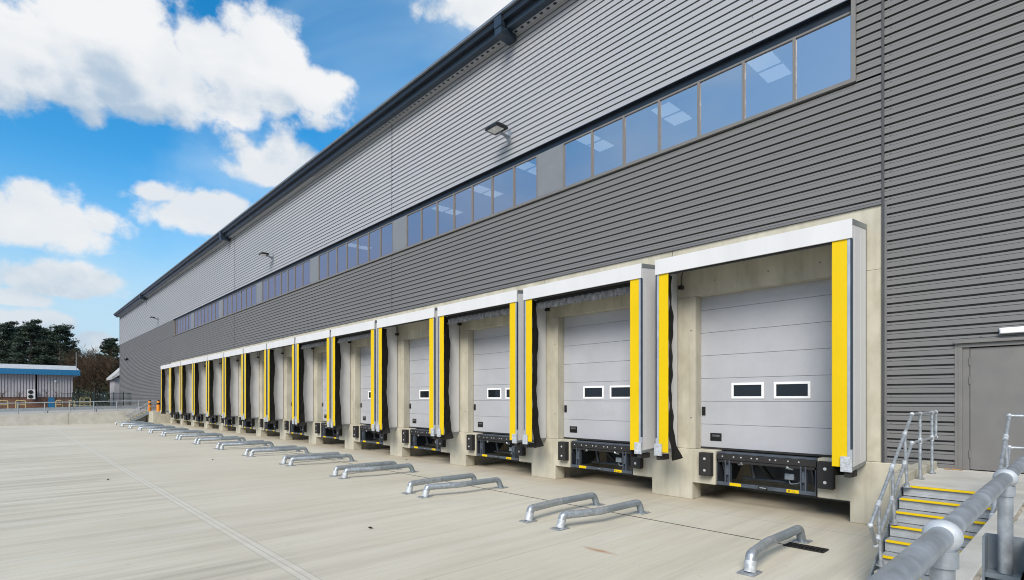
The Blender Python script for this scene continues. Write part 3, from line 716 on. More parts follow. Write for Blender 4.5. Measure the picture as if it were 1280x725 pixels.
# slot drain, grate, litter
b = MB(); b.box(-70, -3.2, -2.866, -2.834, 0.0, 0.004); tag(b.build('slot_drain', M['grate'], smooth=False), 'thin dark slot drain running along the yard under the wheel guides', 'drain')
t = thing('drain_grate', 'black iron drain grate under the rear of the wheel guide nearest the stairs', 'drain', (-3.38, -2.83, 0))
b = MB(); b.box(-0.32, 0.32, -0.13, 0.13, 0.0045, 0.008); b.build('sump', M['label_black'], t, smooth=False)
b = MB()
for k in range(11): b.box(-0.31 + k*0.06, -0.285 + k*0.06, -0.13, 0.13, 0.009, 0.024)
b.box(-0.32, 0.32, -0.14, -0.13, 0.009, 0.026); b.box(-0.32, 0.32, 0.13, 0.14, 0.009, 0.026); b.box(-0.31, 0.31, -0.01, 0.01, 0.0245, 0.026)
b.build('bars', M['grate'], t, smooth=False)
for px, py, lab in ((463, 661, 'small dark dead leaf lying alone on the near yard'), (135, 600, 'small dark dead leaf lying on the left bay of the yard'),
                    (266, 575, 'tiny dark dead leaf left of the wheel guides'), (508, 575, 'tiny dark scrap by the wall foot between two docks')):
    p = at_z(px, py, 0.004); b = MB(); r3 = random.Random(px)
    pts = [(0.07*math.cos(a)*r3.uniform(.5, 1.1), 0.045*math.sin(a)*r3.uniform(.6, 1.1), 0.012 + r3.uniform(0, 0.03)) for a in [k*math.pi/4 for k in range(8)]]
    cen = b.bm.verts.new((0, 0, 0.008)); vs = [b.bm.verts.new(q) for q in pts]
    for k in range(8): b.bm.faces.new((cen, vs[k], vs[(k+1) % 8]))
    bmesh.ops.solidify(b.bm, geom=list(b.bm.faces), thickness=0.004)
    o = tag(b.build('dead_leaf', M['leaf']), lab, 'leaf', 'dead leaves on the yard'); o.location = p; o.rotation_euler.z = px

# ------------------------------------------------------------------ near landing, stairs, rails
b = MB(); b.box(-2.0, -0.75, -2.88, -0.035, 0.0, 1.262); b.box(-0.58, 14, -30, -0.035, 0.0, 1.27); b.box(-0.75, -0.58, -2.88, -0.035, 0.0, 1.2665)
b.box(-2.0, 14, -0.034, 0.35, 0.0, 1.266)
tag(b.build('landing', M['concrete2'], smooth=False), kind='structure')
t = thing('retaining_wall', 'low concrete kerb wall beside the steps under the near rail', 'wall', (-0.665, -8, 0))
b = MB(); b.box(-0.75, -0.58, -20, -2.885, 0, 1.30, 0.008); b.build('coping', M['concrete2'], t, True)
b = MB(); n = 120; y0 = -19.9
for k in range(n):
    ya = y0 + 17*k/n; b.box(-0.579, -0.56 + rnd.uniform(-0.008, 0.01), ya, ya + 17/n + 0.002*(k % 2), 1.272, 1.287 + rnd.uniform(-0.004, 0.004))
b.build('broken_edge', M['rough_edge'], t, True, smooth=False)
b = MB(); b.box(-2.22, -2.005, -2.6, -0.04, 0.0, 1.40, 0.012); tag(b.build('upstand_wall', M['concrete']), 'short concrete upstand wall at the left edge of the landing behind the handrail', 'wall')
b = MB()
for k in range(26):
    x = -1.9 + rnd.uniform(0, 0.28); b.ball((x*1.0, -0.06 + rnd.uniform(-0.03, 0.015), 1.272), rnd.uniform(0.008, 0.022), (1.6, 1, 0.6), 6)
tag(b.build('silt', M['soil']), kind='stuff', label='orange silt gathered at the foot of the cladding on the landing')

G, RS, SW = 0.27, 0.15875, 1.18
def make_stairs():
    t = thing('steel_stairs', '', 'stairs', (0, 0, 0), 'steel stairs with yellow nosings')
    for i in range(8):
        y, z = -i*G, -i*RS
        b = MB(); b.box(0.0, SW, y+0.012, y + (G+0.03 if i else 0.11), z-0.03, z-0.002, 0.003); b.box(0.0, SW, y+0.03, y+0.036, z-RS+0.009, z-0.03)
        tr = b.build('tread', M['chequer'], t)
        b = MB(); b.box(0.02, SW-0.02, y-0.012, y+0.045, z-0.024, z+0.004, 0.006); b.build('nosing', M['yellow'], tr)
    for x in (-0.03, SW+0.02):
        b = MB(); b.prism([(0.14, -0.035), (0.0, -0.035), (-7*G-0.04, -7*RS-0.035), (-7*G-0.1, -7*RS-0.06), (-7*G-0.1, -1.27), (-7*G+0.2, -1.27), (0.14, -0.25)], 'x', x-0.005, x+0.005); b.build('stringer', M['galv_dark'], t, smooth=False)
    return t
st = make_stairs(); st.location = (-1.955, -3.0, 1.27); st['label'] = 'near steel steps with yellow nosings going up to the grey door'
def flange(b, x, y, z): b.tube([(x, y, z), (x, y, z+0.012)], 0.06, 14); b.tube([(x, y, z+0.012), (x, y, z+0.06)], 0.034, 12)
def make_handrail(ext_side=0):
    """local origin at the top nosing, x = 0 plane"""
    t = thing('stair_handrail', '', 'handrail', (0, 0, 0), 'galvanised stair handrails')
    top = 1.07; mid = 0.62; k = RS/G; yb = -1.88; y0 = 0.46
    r = 0.0225
    if ext_side == 0:
        loop = [(0, 2.37, top), (0, y0, top), (0, yb, top + (yb - y0)*k), (0, yb+0.25, mid + (yb+0.25-y0)*k), (0, y0, mid), (0, 2.37, mid)]
        b = MB(); b.tube(rounded(loop, 0.05, 4, True), r, 12, True); b.build('rail', M['galv'], t)
        posts = [(2.02, 0), (1.05, 0)]
    else:
        b = MB(); b.tube(rounded([(1.6, y0, top), (0, y0, top), (0, yb, top + (yb-y0)*k), (0, yb+0.25, mid + (yb+0.25-y0)*k), (0, y0, mid), (1.6, y0, mid)], 0.05, 4), r, 12)
        b.build('rail', M['galv'], t); posts = []
        b = MB(); b.tube([(0.9, y0, 0), (0.9, y0, top)], r, 12); flange(b, 0.9, y0, 0); b.build('post', M['galv'], t)
    el = [(y0, top), (y0, mid), (yb, top + (yb-y0)*k), (yb+0.25, mid+(yb+0.25-y0)*k)] + ([(2.37, top), (2.37, mid)] if ext_side == 0 else [])
    for y, z in el:
        b = MB(); b.ball((0, y, z), 0.034); b.build('elbow', M['galv_white'], t)
    for y, z in posts + [(-0.03, -0.02), (-0.78, -0.46), (-1.50, -0.89)]:
        zt = top if y > y0 else top + (y - y0)*k; zm = mid if y > y0 else mid + (y-y0)*k
        b = MB(); b.tube([(0.03 if y < y0 else 0, y, z), (0.0, y, zt)], r, 12); flange(b, 0.03 if y < y0 else 0, y, z)
        b.build('post', M['galv'], t)
        b = MB(); b.tube([(0, y - 0.045, zt - (0.045*k if y < y0 else 0)), (0, y + 0.045, zt + (0.045*k if y < y0 else 0))], 0.030, 12)
        b.tube([(0, y - 0.035, zm - (0.035*k if y < y0 else 0)), (0, y + 0.035, zm + (0.035*k if y < y0 else 0))], 0.030, 12); b.tube([(0, y, zm-0.05), (0, y, zm+0.05)], 0.030, 12); b.build('clamp', M['galv_white'], t)
    return t
hl = make_handrail(0); hl.location = (-1.93, -3.0, 1.27); hl['label'] = 'left handrail loop of the near steps, in front of the ribbed wall'
hr = make_handrail(1); hr.location = (-0.80, -3.0, 1.27); hr['label'] = 'right handrail of the near steps, in front of the grey door'

# crash barrier with a tube rail on top, beside the camera
t = thing('guard_rail', 'thick galvanised tube rail with round joints running close past the camera', 'rail', (-0.23, -10.1, 1.27))
RZ = 2.268
b = MB(); b.tube([(-0.23, -14.5, RZ), (-0.23, -3.6, RZ)], 0.0245, 24); b.build('rail', M['galv'], t, True)
for y in (-14.0, -12.7, -11.4, -10.1, -8.2, -6.9, -5.6, -4.3):
    b = MB(); b.ball((-0.23, y, RZ), 0.038, (1.0, 0.85, 0.95), 24); b.build('joint', M['galv_white'], t, True)
    b = MB(); b.tube([(-0.23, y, 1.90 if y < -9 else 1.272), (-0.23, y, RZ)], 0.0235, 20); b.tube([(-0.23, y, RZ-0.068), (-0.23, y, RZ-0.03)], 0.030, 20); b.build('post', M['galv'], t, True)
t = thing('crash_barrier', 'corrugated grey crash barrier on channel posts beneath the near tube rail', 'barrier', (-0.15, -9, 1.27))
prof = [(-0.145, 1.73), (-0.145, 1.76), (-0.085, 1.79), (-0.085, 1.84), (-0.14, 1.87), (-0.14, 1.90), (-0.085, 1.93), (-0.085, 1.98), (-0.145, 2.01), (-0.145, 2.04)]
b = MB(); A = [b.bm.verts.new((x, -14.5, z)) for x, z in prof]; B = [b.bm.verts.new((x, -10.02, z)) for x, z in prof]
for k in range(len(prof)-1): b.bm.faces.new((A[k], B[k], B[k+1], A[k+1]))
bmesh.ops.solidify(b.bm, geom=list(b.bm.faces), thickness=0.006); b.build('beam', M['galv_dark'], t, True)
for y in (-14.0, -12.7, -11.4, -10.1):
    b = MB(); b.box(-0.295, -0.287, y-0.04, y+0.06, 1.272, 2.035); b.box(-0.173, -0.165, y-0.04, y+0.06, 1.272, 2.035); b.box(-0.287, -0.173, y+0.052, y+0.06, 1.272, 2.035)
    b.box(-0.286, -0.174, y-0.035, y+0.051, 1.88, 1.898); b.box(-0.165, -0.148, y-0.03, y+0.05, 1.75, 2.02)
    b.build('channel_post', M['galv_dark'], t, True, smooth=False)

# ------------------------------------------------------------------ far end: ramp, wall, steps, rails, bollards
RX = -71.0
def ramp_z(y): return 1.27 + min(0.0, (y + 3.0)) * 0.022
b = MB(); ys = [0.0, -3, -8, -16, -30, -60]
top = [(y, ramp_z(y)) for y in ys]
b.prism(top + [(-60, -0.04), (0.0, -0.04)], 'x', -330, RX-0.3); tag(b.build('ramp', M['tarmac'], smooth=False), kind='structure')
b = MB(); b.prism([(-330, 0.0), (-101, 0.0), (-101, 200), (-330, 200)], 'z', -0.04, 1.24); tag(b.build('raised_ground', M['ground'], smooth=False), kind='structure')
t = thing('retaining_wall', 'long pale concrete retaining wall at the far end of the yard', 'wall', (RX, -20, 0))
b = MB()
yy = [-1.6, -8.2, -14.8, -21.4, -28.0, -40, -60]
for a, c in zip(yy, yy[1:]):
    b.prism([(a-0.01, -0.03), (a-0.01, ramp_z(a)+0.05), (c+0.01, ramp_z(c)+0.05), (c+0.01, -0.03)], 'x', RX, RX-0.29)
b.build('wall_panel', M['concrete2'], t, True, smooth=False)
b = MB(); b.box(RX-1.2, DOCK[-1]-2.9, -1.55, -0.035, 0, 1.27, 0.01); b.box(END_L-4.5, END_L, -0.03, 1.4, 0, 1.262)
tag(b.build('far_landing', M['concrete']), kind='structure')
s2 = copy_tree(st); s2.location = (RX+0.12, -1.60, 1.27); s2['label'] = 'small far steel steps at the end of the row of docks'
h2 = copy_tree(hl); h2.location = (RX+0.12, -1.60, 1.27); h2['label'] = 'handrail on the yard wall side of the far steps'
h3 = copy_tree(hl); h3.location = (RX+1.28, -1.60, 1.27); h3['label'] = 'handrail on the dock side of the far steps'
for h_ in (h2, h3):
    h_.scale = (1, 1, 1)
t = thing('guard_rail', 'long grey tube rail on top of the far retaining wall', 'rail', (RX-0.15, -20, 1.2))
b = MB(); pts = [(RX-0.15, y, ramp_z(y)+1.13) for y in (-0.1, -3, -8, -16, -30, -50)]
b.tube(pts, 0.045, 8); b.build('rail', M['galv'], t, True)
y = -0.3; k = 0
while y > -48:
    b = MB(); b.tube([(RX-0.15, y, ramp_z(y)+0.05), (RX-0.15, y, ramp_z(y)+1.13)], 0.045, 8); b.build('post', M['galv'], t, True); y -= 1.95; k += 1
t = thing('crash_barrier', 'pale grey crash barrier band along the far ramp edge', 'barrier', (RX-0.5, -20, 1.2))
b = MB(); b.prism([(-1.7, ramp_z(-1.7)+0.30), (-1.7, ramp_z(-1.7)+0.62), (-3, ramp_z(-3)+0.62), (-48, ramp_z(-48)+0.62), (-48, ramp_z(-48)+0.30), (-3, ramp_z(-3)+0.30)], 'x', RX-0.45, RX-0.52)
b.build('beam', M['galv'], t, True, smooth=False)
y = -2.0
while y > -48:
    b = MB(); b.box(RX-0.62, RX-0.53, y-0.05, y+0.05, ramp_z(y)-0.02, ramp_z(y)+0.6); b.build('post', M['galv_dark'], t, True, smooth=False); y -= 3.9
# bollards
for (px, lab) in ((187.0, 'orange bollard with black band beside the far steps'), (198.0, 'orange bollard with black band close to the farthest dock')):
    p = at_z(px, 512.0, 1.27); p = Vector((p.x, p.y, 1.27))
    p.x = RX + (0.9 if px < 190 else 2.4); tt = (px-PX0)/F_PX
    p.y = p.x*(CS+SN*tt)/(CS*tt-SN) - CAMD
    t = thing('bollard', lab, 'bollard', (p.x, min(p.y, -0.3), 1.27), 'orange bollards on the far landing')
    b = MB(); b.tube([(0, 0, 0), (0, 0, 0.72)], 0.17, 14); b.tube([(0, 0, 0.90), (0, 0, 1.12)], 0.13, 14); b.build('body', M['orange'], t)
    b = MB(); b.tube([(0, 0, 0.72), (0, 0, 0.90)], 0.16, 14); b.ball((0, 0, 1.16), 0.12, (1, 1, 0.7)); b.build('band', M['label_black'], t)
# green mesh gate beyond the ramp
t = thing('mesh_fence', 'dark green mesh fence panels by the far corner of the warehouse', 'fence', (-92, -2.5, 1.25))
b = MB()
for k in range(8):
    y = 0.2 - k*1.1; b.box(-92.04, -91.96, y-0.04, y+0.04, ramp_z(y)-0.02, ramp_z(y)+2.3)
b.build('post', M['green_steel'], t, True, smooth=False)
b = MB()
for k in range(60): y = 0.2 - k*0.13; b.box(-92.01, -91.99, y-0.014, y+0.014, ramp_z(y)+0.1, ramp_z(y)+2.2)
for z in (0.15, 0.8, 1.5, 2.15): b.box(-92.02, -91.98, -7.6, 0.2, 1.2+z-0.02, 1.2+z+0.02)
b.build('mesh_panel', M['green_steel'], t, True, smooth=False)

# blue-roofed building
BX = -115.0
def yat(px, X): tt = (px-PX0)/F_PX; return X*(CS+SN*tt)/(CS*tt-SN) - CAMD
ye = yat(91, BX); G0 = 1.1
zt = lambda py, px, X=BX: CAMZ + (HOR-py)/F_PX*(-SN*X + CS*(yat(px, X)+CAMD))
zw0, zw1, zf1, zr1 = zt(496.5, 60), zt(468.7, 60), zt(462, 60), zt(457.5, 60)
t = thing('blue_trimmed_shed', 'low pale shed with bright blue fascia and white roof beyond the ramp', 'building', (BX, ye-12, G0))
b = MB(); b.box(BX-14, BX-0.1, ye-30, ye-0.05, G0-1.2, zw0); b.build('brick_base', M['brick'], t, True, smooth=False)
b = MB(); y = ye; n = 0
b.box(BX-14, BX-0.08, ye-30, ye, zw0, zw1)
while y > ye-14: b.box(BX-0.078, BX+0.05, y-0.24, y, zw0, zw1); y -= 0.36
b.build('wall', M['grey_ribbed'], t, True, smooth=False)
b = MB(); yj = yat(45.5, BX); b.box(BX, BX+0.05, yj-0.1, yj+0.1, zw0-0.6, zw1); b.build('downpipe', M['label_black'], t, True, smooth=False)
b = MB(); b.box(BX-14, BX+0.9, ye-30, ye+0.9, zw1+0.01, zf1); b.build('fascia', M['blue'], t, True, smooth=False)
b = MB(); b.prism([(BX+0.85, zf1+0.01), (BX-6.5, zr1+0.45), (BX-14, zf1+0.01)], 'y', ye-30, ye+0.8); b.build('roof', M['white_roof'], t, True, smooth=False)
b = MB(); b.box(BX-0.09, BX+0.03, yat(60, BX), yat(68.5, BX), G0-1, zw0-0.02); b.build('door', M['blue'], t, True, smooth=False)
t = thing('air_conditioner', 'white two fan air conditioning unit on the pale shed wall', 'air conditioner', (BX+0.3, yat(39, BX), zt(499, 39)))
wA = abs(yat(44, BX)-yat(34, BX))/2; hA = zt(487, 39)-zt(499, 39)
b = MB(); b.box(0, 0.4, -wA, wA, 0, hA, 0.03); b.build('casing', M['white'], t)
for k in (0.27, 0.74):
    b = MB(); b.tube([(0.40, -0.08, hA*k), (0.44, -0.08, hA*k)], hA*0.20, 18); b.build('fan', M['label_black'], t)
t = thing('wall_vent', 'small white round vent on the right of the pale shed wall', 'vent', (BX, yat(69.5, BX), zt(477, 69.5)))
b = MB(); b.tube([(0.0, 0, 0), (0.15, 0, 0)], 0.16, 12); b.ball((0.15, 0, 0.05), 0.15, (0.6, 1, 1.2)); b.build('cowl', M['white'], t)
b = MB(); p = (BX+0.4, yat(95, BX), zf1); b.tube([p, (p[0], p[1], zt(440.5, 95))], [0.06, 0.03], 6); tag(b.build('aerial_mast', M['galv']), 'thin upright mast at the right end of the blue fascia', 'mast')
t = thing('white_roofed_hut', 'small hut with white sloping roof half hidden by the warehouse corner', 'building', (-124, yat(146, -124), G0))
ya, yb = yat(143, -124), yat(158, -124)
b = MB(); b.box(-130, -124, ya, yb, G0-1.2, zt(472, 146, -124)); b.build('wall', M['grey_ribbed'], t, True, smooth=False)
b = MB(); b.prism([(ya-0.5, zt(472, 146, -124)), (yb, zt(455, 146, -124)), (yb, zt(461, 146, -124)-0.4), (ya-0.5, zt(474, 146, -124)-0.1)], 'x', -130.3, -123.4); b.build('roof', M['white_roof'], t, True, smooth=False)
# yellow hoop barriers in front of the shed
for k, (x0, x1) in enumerate(((-2, 10), (20, 32), (70, 78), (86, 93), (100, 104), (105, 113))):
    X = BX + 6; y0, y1 = yat(x0, X), yat(x1, X); zz = 1.0
    nm = ['leftmost yellow hoop barrier before the pale shed', 'yellow hoop barrier under the air conditioner', 'yellow hoop barrier right of the blue door', 'yellow hoop barrier at the right end of the pale shed', 'narrow yellow hoop barrier just beyond the shed end', 'wide yellow hoop barrier below the brown trees'][k]
    t = thing('hoop_barrier', nm, 'barrier', (X, (y0+y1)/2, zz), 'yellow hoop barriers before the shed')
    b = MB(); hh = 1.35 if k < 4 else 1.75
    b.tube(rounded([(X, y0, zz), (X, y0, zz+hh), (X, y1, zz+hh), (X, y1, zz)], 0.15, 4), 0.07, 8); b.tube([(X, y0, zz+hh*0.55), (X, y1, zz+hh*0.55)], 0.06, 8)
    b.build('hoop', M['yellow_steel'], t, True)

# ------------------------------------------------------------------ trees
def leaf_quads(b, c, rad, n, size, r, flat=0.6):
    for _ in range(n):
        v = Vector((r.gauss(0, 1), r.gauss(0, 1), r.gauss(0, 1)*flat)); v = v.normalized() * rad * r.random()**0.45
        v.z *= 0.8
        p = c + v; a = Vector((r.uniform(-1, 1), r.uniform(-1, 1), r.uniform(-0.4, 0.9))).normalized(); q = a.orthogonal().normalized()
        q = Matrix.Rotation(r.uniform(0, 6.28), 3, a) @ q
        l, w = size*r.uniform(0.6, 1.3), size*r.uniform(0.12, 0.3)
        b.bm.faces.new([b.bm.verts.new(x) for x in (p - a*l*0.5 - q*w*0.5, p - a*l*0.3 + q*w*0.6, p + a*l*0.6, p + a*l*0.1 - q*w*0.6)])
def pine(px, top_py, width_px, zc, label, seed):
    r = random.Random(seed); base = at_d(px, 505, zc); base.z = 1.1
    h = at_d(px, top_py, zc).z - base.z; w = width_px/2*zc/F_PX
    t = thing('pine_tree', label, 'tree', base, 'dark pines beyond the shed')
    b = MB(); lean = Vector((r.uniform(-.04, .04), r.uniform(-.04, .04), 0))*h
    tp = [lean*k/6*k/6 + Vector((0, 0, h*0.97*k/6)) for k in range(7)]
    b.tube(tp, [0.42 - 0.06*k for k in range(7)], 7)
    f = MB(); nb = 46
    for i in range(nb):
        u = (i + r.random())/nb; z = h*(0.28 + 0.70*u)
        env = (0.55 + 0.45*math.sin(min(1, u*1.5)*math.pi*0.62)) * (1 - max(0, u-0.55)/0.45*0.72)
        a = i*2.4 + r.uniform(-0.6, 0.6); L = w*env*r.uniform(0.55, 1.12)
        o = Vector((0, 0, z)) + lean*(z/h)**2; e = o + Vector((math.cos(a)*L, math.sin(a)*L, L*r.uniform(0.0, 0.35)))
        b.tube([o, o.lerp(e, 0.5) + Vector((0, 0, -0.1)), e], [0.10, 0.07, 0.03], 5)
        for k in range(3):
            q = o.lerp(e, 0.45 + 0.3*k + r.uniform(-0.08, 0.08)); leaf_quads(f, q + Vector((r.uniform(-.3, .3), r.uniform(-.3, .3), 0.25)), (0.62 + 0.28*w/4)*r.uniform(0.75, 1.25), 95, 0.6, r, 0.5)
    leaf_quads(f, Vector((0, 0, h*0.98)) + lean, 0.8, 60, 0.5, r)
    b.build('trunk', M['bark'], t); f.build('crown', M['needles'], t, recalc=False, smooth=False)
pines = [(13, 414, 30, 158, 'distant dark pine at the back of the left group'), (48, 413, 30, 160, 'distant dark pine behind the middle of the shed roof'), (65, 416, 30, 160, 'distant dark pine behind the right part of the shed roof'), (4, 404, 40, 135, 'dark pine at the left edge of the picture behind the shed'), (21, 409, 30, 150, 'thin dark pine standing between the two leftmost pines'), (36, 402, 40, 132, 'tall dark pine above the middle of the shed roof'),
         (57, 411, 32, 150, 'dark pine partly hidden between two tall pines'), (74, 407, 42, 134, 'broad dark pine over the right part of the shed roof'), (92, 436, 26, 140, 'short dark pine right of the thin mast'), (140, 424, 34, 140, 'dark pine leaning out behind the warehouse corner')]
for i, (px, ty, w, zc, lab) in enumerate(pines): pine(px, ty, w, zc, lab, 20+i)
def bare_tree(px, top_py, width_px, zc, label, seed, ivy=0.0):
    r = random.Random(seed); base = at_d(px, 505, zc); base.z = 1.1
    h = at_d(px, top_py, zc).z - base.z; w = width_px/2*zc/F_PX
    t = thing('bare_tree', label, 'tree', base, 'brown leafless trees beside the warehouse')
    b = MB(); b.tube([(0, 0, -0.1), (0.1, 0.1, h*0.4), (0, 0.1, h*0.8)], [0.22, 0.14, 0.05], 6)
    f = MB()
    def twig(p, d, L, depth):
        e = p + d*L; q = d.orthogonal().normalized()*(0.022 + 0.014*depth)
        f.bm.faces.new([f.bm.verts.new(x) for x in (p-q, p+q, e)])
        q2 = d.cross(q).normalized()*q.length; f.bm.faces.new([f.bm.verts.new(x) for x in (p-q2, p+q2, e)])
        if depth == 0: return
        for _ in range(r.choice((3, 4, 5))):
            dd = (d + Vector((r.uniform(-.9, .9), r.uniform(-.9, .9), r.uniform(-.3, .7)))).normalized()
            twig(p.lerp(e, r.uniform(0.35, 1.0)), dd, L*r.uniform(0.45, 0.7), depth-1)
    for i in range(34):
        z = h*r.uniform(0.06, 0.70); a = r.uniform(0, 6.28)
        d = Vector((math.cos(a)*w/h*1.3, math.sin(a)*w/h*1.3, r.uniform(0.35, 0.9))).normalized(); twig(Vector((0, 0, z)), d, min(h-z, h*0.42)*r.uniform(0.6, 1.0), 3)
    b.build('trunk', M['bark'], t); f.build('crown', M['twigs'], t, recalc=False, smooth=False)
    if ivy:
        g = MB()
        for i in range(int(14*ivy)): leaf_quads(g, Vector((r.uniform(-w, w)*0.7, r.uniform(-w, w)*0.7, h*r.uniform(0.05, 0.5))), 1.0, 60, 0.4, r)
        g.build('ivy', M['ivy'], t, recalc=False, smooth=False)
bt = [(97, 452, 26, 112, 'brown bare tree just right of the blue fascia', 1), (108, 443, 28, 120, 'tall brown bare tree between the shed and the pine', 0.6), (118, 448, 28, 110, 'brown bare tree in the middle of the thicket', 1),
      (102, 449, 30, 126, 'brown bare tree behind the thicket near the mast', 1), (113, 446, 30, 128, 'brown bare tree at the back of the thicket', 1), (124, 450, 30, 124, 'brown bare tree at the back left of the leaning pine', 1), (134, 449, 30, 125, 'brown bare tree right behind the leaning pine', 1),
      (128, 446, 28, 118, 'brown bare tree left of the leaning pine', 0.6), (139, 455, 26, 108, 'brown bare tree against the warehouse corner', 1), (150, 462, 26, 112, 'low brown tree behind the white roofed hut', 1)]
for i, (px, ty, w, zc, lab, iv) in enumerate(bt): bare_tree(px, ty, w, zc, lab, 60+i, iv)
# undergrowth under the trees
r4 = random.Random(5); f = MB()
for i in range(150):
    px = r4.uniform(-40, 156); p = at_d(px, 500, r4.uniform(118, 150)); p.z = 1.1 + r4.uniform(0.3, 2.6)
    leaf_quads(f, p, 1.5, 45, 0.6, r4)
tag(f.build('undergrowth', M['ivy'], recalc=False, smooth=False), kind='stuff', label='dark undergrowth and hedge along the foot of the far trees')
# saplings in front of the shed wall
for k, px in enumerate((3, 24, 58, 70)):
    X = BX+2.5; p = Vector((X, yat(px, X), 1.1)); r = random.Random(k)
    t = thing('sapling', ['thin bare sapling at the left of the pale shed wall', 'thin bare sapling left of the air conditioner', 'thin bare sapling right of the black downpipe', 'thin bare sapling below the round vent'][k], 'sapling', p, 'bare saplings before the shed')
    b = MB(); b.tube([(0, 0, 0), (0, 0.05, 2.6)], [0.05, 0.015], 5)
    for i in range(26):
        z = r.uniform(0.5, 2.5); a = r.uniform(0, 6.28); b.tube([(0, 0, z), (math.cos(a)*0.45, math.sin(a)*0.6, z+r.uniform(0.3, 0.9))], [0.022, 0.008], 4)
    b.build('stem', M['twigs'], t)

# ------------------------------------------------------------------ sky
SUN_EL, SUN_AZ = R(38), R(152)          # azimuth from +Y towards +X: the sun stands behind the camera
w = bpy.data.worlds.new('World'); SC.world = w; w.use_nodes = True
N, L = w.node_tree.nodes, w.node_tree.links
bg = N['Background']
sky = N.new('ShaderNodeTexSky'); sky.sky_type = 'NISHITA'; sky.sun_disc = False
sky.sun_elevation = SUN_EL; sky.sun_rotation = SUN_AZ; sky.air_density = 1.0; sky.dust_density = 0.6; sky.ozone_density = 1.5
BGS = 0.107
bg.inputs['Strength'].default_value = BGS
# cloud density as a function of direction
ng = bpy.data.node_groups.new('cloud_density', 'ShaderNodeTree')
ng.interface.new_socket('Vector', in_out='INPUT', socket_type='NodeSocketVector')
ng.interface.new_socket('Density', in_out='OUTPUT', socket_type='NodeSocketFloat')
gN, gL = ng.nodes, ng.links
gi, go = gN.new('NodeGroupInput'), gN.new('NodeGroupOutput')
def gm(op, a, b_=None, c=None, clamp=False): return mmath(gN, gL, op, a, b_, c, clamp)
sp = gN.new('ShaderNodeSeparateXYZ'); gL.new(gi.outputs[0], sp.inputs[0])
az = gm('ARCTAN2', sp.outputs[0], sp.outputs[1])
hz = gm('SQRT', gm('ADD', gm('MULTIPLY', sp.outputs[0], sp.outputs[0]), gm('MULTIPLY', sp.outputs[1], sp.outputs[1])))
el = gm('ARCTAN2', sp.outputs[2], hz)
def gnoise(scale, det, rough, zs=1.0, off=(0, 0, 0), ntype=None):
    mp = gN.new('ShaderNodeMapping'); mp.inputs['Scale'].default_value = (1, 1, zs); mp.inputs['Location'].default_value = off
    gL.new(gi.outputs[0], mp.inputs[0])
    n = gN.new('ShaderNodeTexNoise'); n.inputs['Scale'].default_value = scale; n.inputs['Detail'].default_value = det; n.inputs['Roughness'].default_value = rough
    gL.new(mp.outputs[0], n.inputs['Vector']); return n.outputs[0]
n_big = gnoise(5.0, 3, 0.5, 1.3, (3.1, 0.4, 1.7))
n_fine = gnoise(8.0, 9, 0.66, 1.2, (0.3, 2.2, 0.9))
vor = gN.new('ShaderNodeTexVoronoi'); vor.feature = 'F1'; vor.inputs['Scale'].default_value = 26
wv = gN.new('ShaderNodeVectorMath'); wv.operation = 'MULTIPLY_ADD'; 
nv = gN.new('ShaderNodeTexNoise'); nv.inputs['Scale'].default_value = 14; nv.inputs['Detail'].default_value = 3; gL.new(gi.outputs[0], nv.inputs['Vector'])
gL.new(nv.outputs['Color'], wv.inputs[0]); wv.inputs[1].default_value = (0.05, 0.05, 0.05); gL.new(gi.outputs[0], wv.inputs[2]); gL.new(wv.outputs[0], vor.inputs['Vector'])
# (centre, half width, rise above, drop below) in the photograph's own degrees, and weight
CL = [((215, 105), 90, 70, 58, 1.0), ((262, 70), 60, 45, 60, 1.0), ((-40, 60), 120, 120, 90, 1.0), ((80, 75), 130, 110, 78, 1.0), ((190, 95), 120, 85, 66, 1.0), ((130, 20), 110, 70, 70, 1.0), ((300, 90), 110, 80, 68, 1.0), ((345, 70), 62, 62, 60, 1.0), ((368, 104), 52, 48, 42, 1.0), ((395, 115), 70, 55, 50, 1.0), ((335, 100), 70, 60, 55, 1.0),
      ((60, 280), 125, 60, 40, 0.95), ((-20, 270), 80, 45, 40, 0.9), ((350, 214), 92, 44, 26, 0.80), ((262, 274), 135, 40, 30, 0.72), ((195, 242), 45, 24, 20, 0.58),
      ((74, 356), 100, 36, 18, 0.85), ((20, 372), 60, 18, 14, 0.55), ((30, 408), 110, 24, 22, 0.8), ((115, 425), 50, 18, 20, 0.7), ((605, 10), 80, 52, 42, 0.9), ((540, -60), 60, 40, 30, 0.5)]
acc = None
for (cx, cy), rx, ru, rd, wt in CL:
    a0, e0 = dir_azel(cx, cy); ra = abs(dir_azel(cx+rx, cy)[0] - dir_azel(cx-rx, cy)[0])/2
    eu = dir_azel(cx, cy-ru)[1]-e0; ed = e0-dir_azel(cx, cy+rd)[1]
    dx = gm('DIVIDE', gm('SUBTRACT', az, a0), ra); de = gm('SUBTRACT', el, e0)
    dy = gm('MAXIMUM', gm('DIVIDE', de, eu), gm('DIVIDE', de, -ed))
    d = gm('SUBTRACT', 1.0, gm('SQRT', gm('ADD', gm('MULTIPLY', dx, dx), gm('MULTIPLY', dy, dy))))
    d = gm('MULTIPLY', gm('MAXIMUM', d, -0.6), wt) if wt >= 0.9 else gm('SUBTRACT', d, (0.9-wt)*0.45)
    acc = d if acc is None else gm('SMOOTH_MAX', acc, d, 0.08)
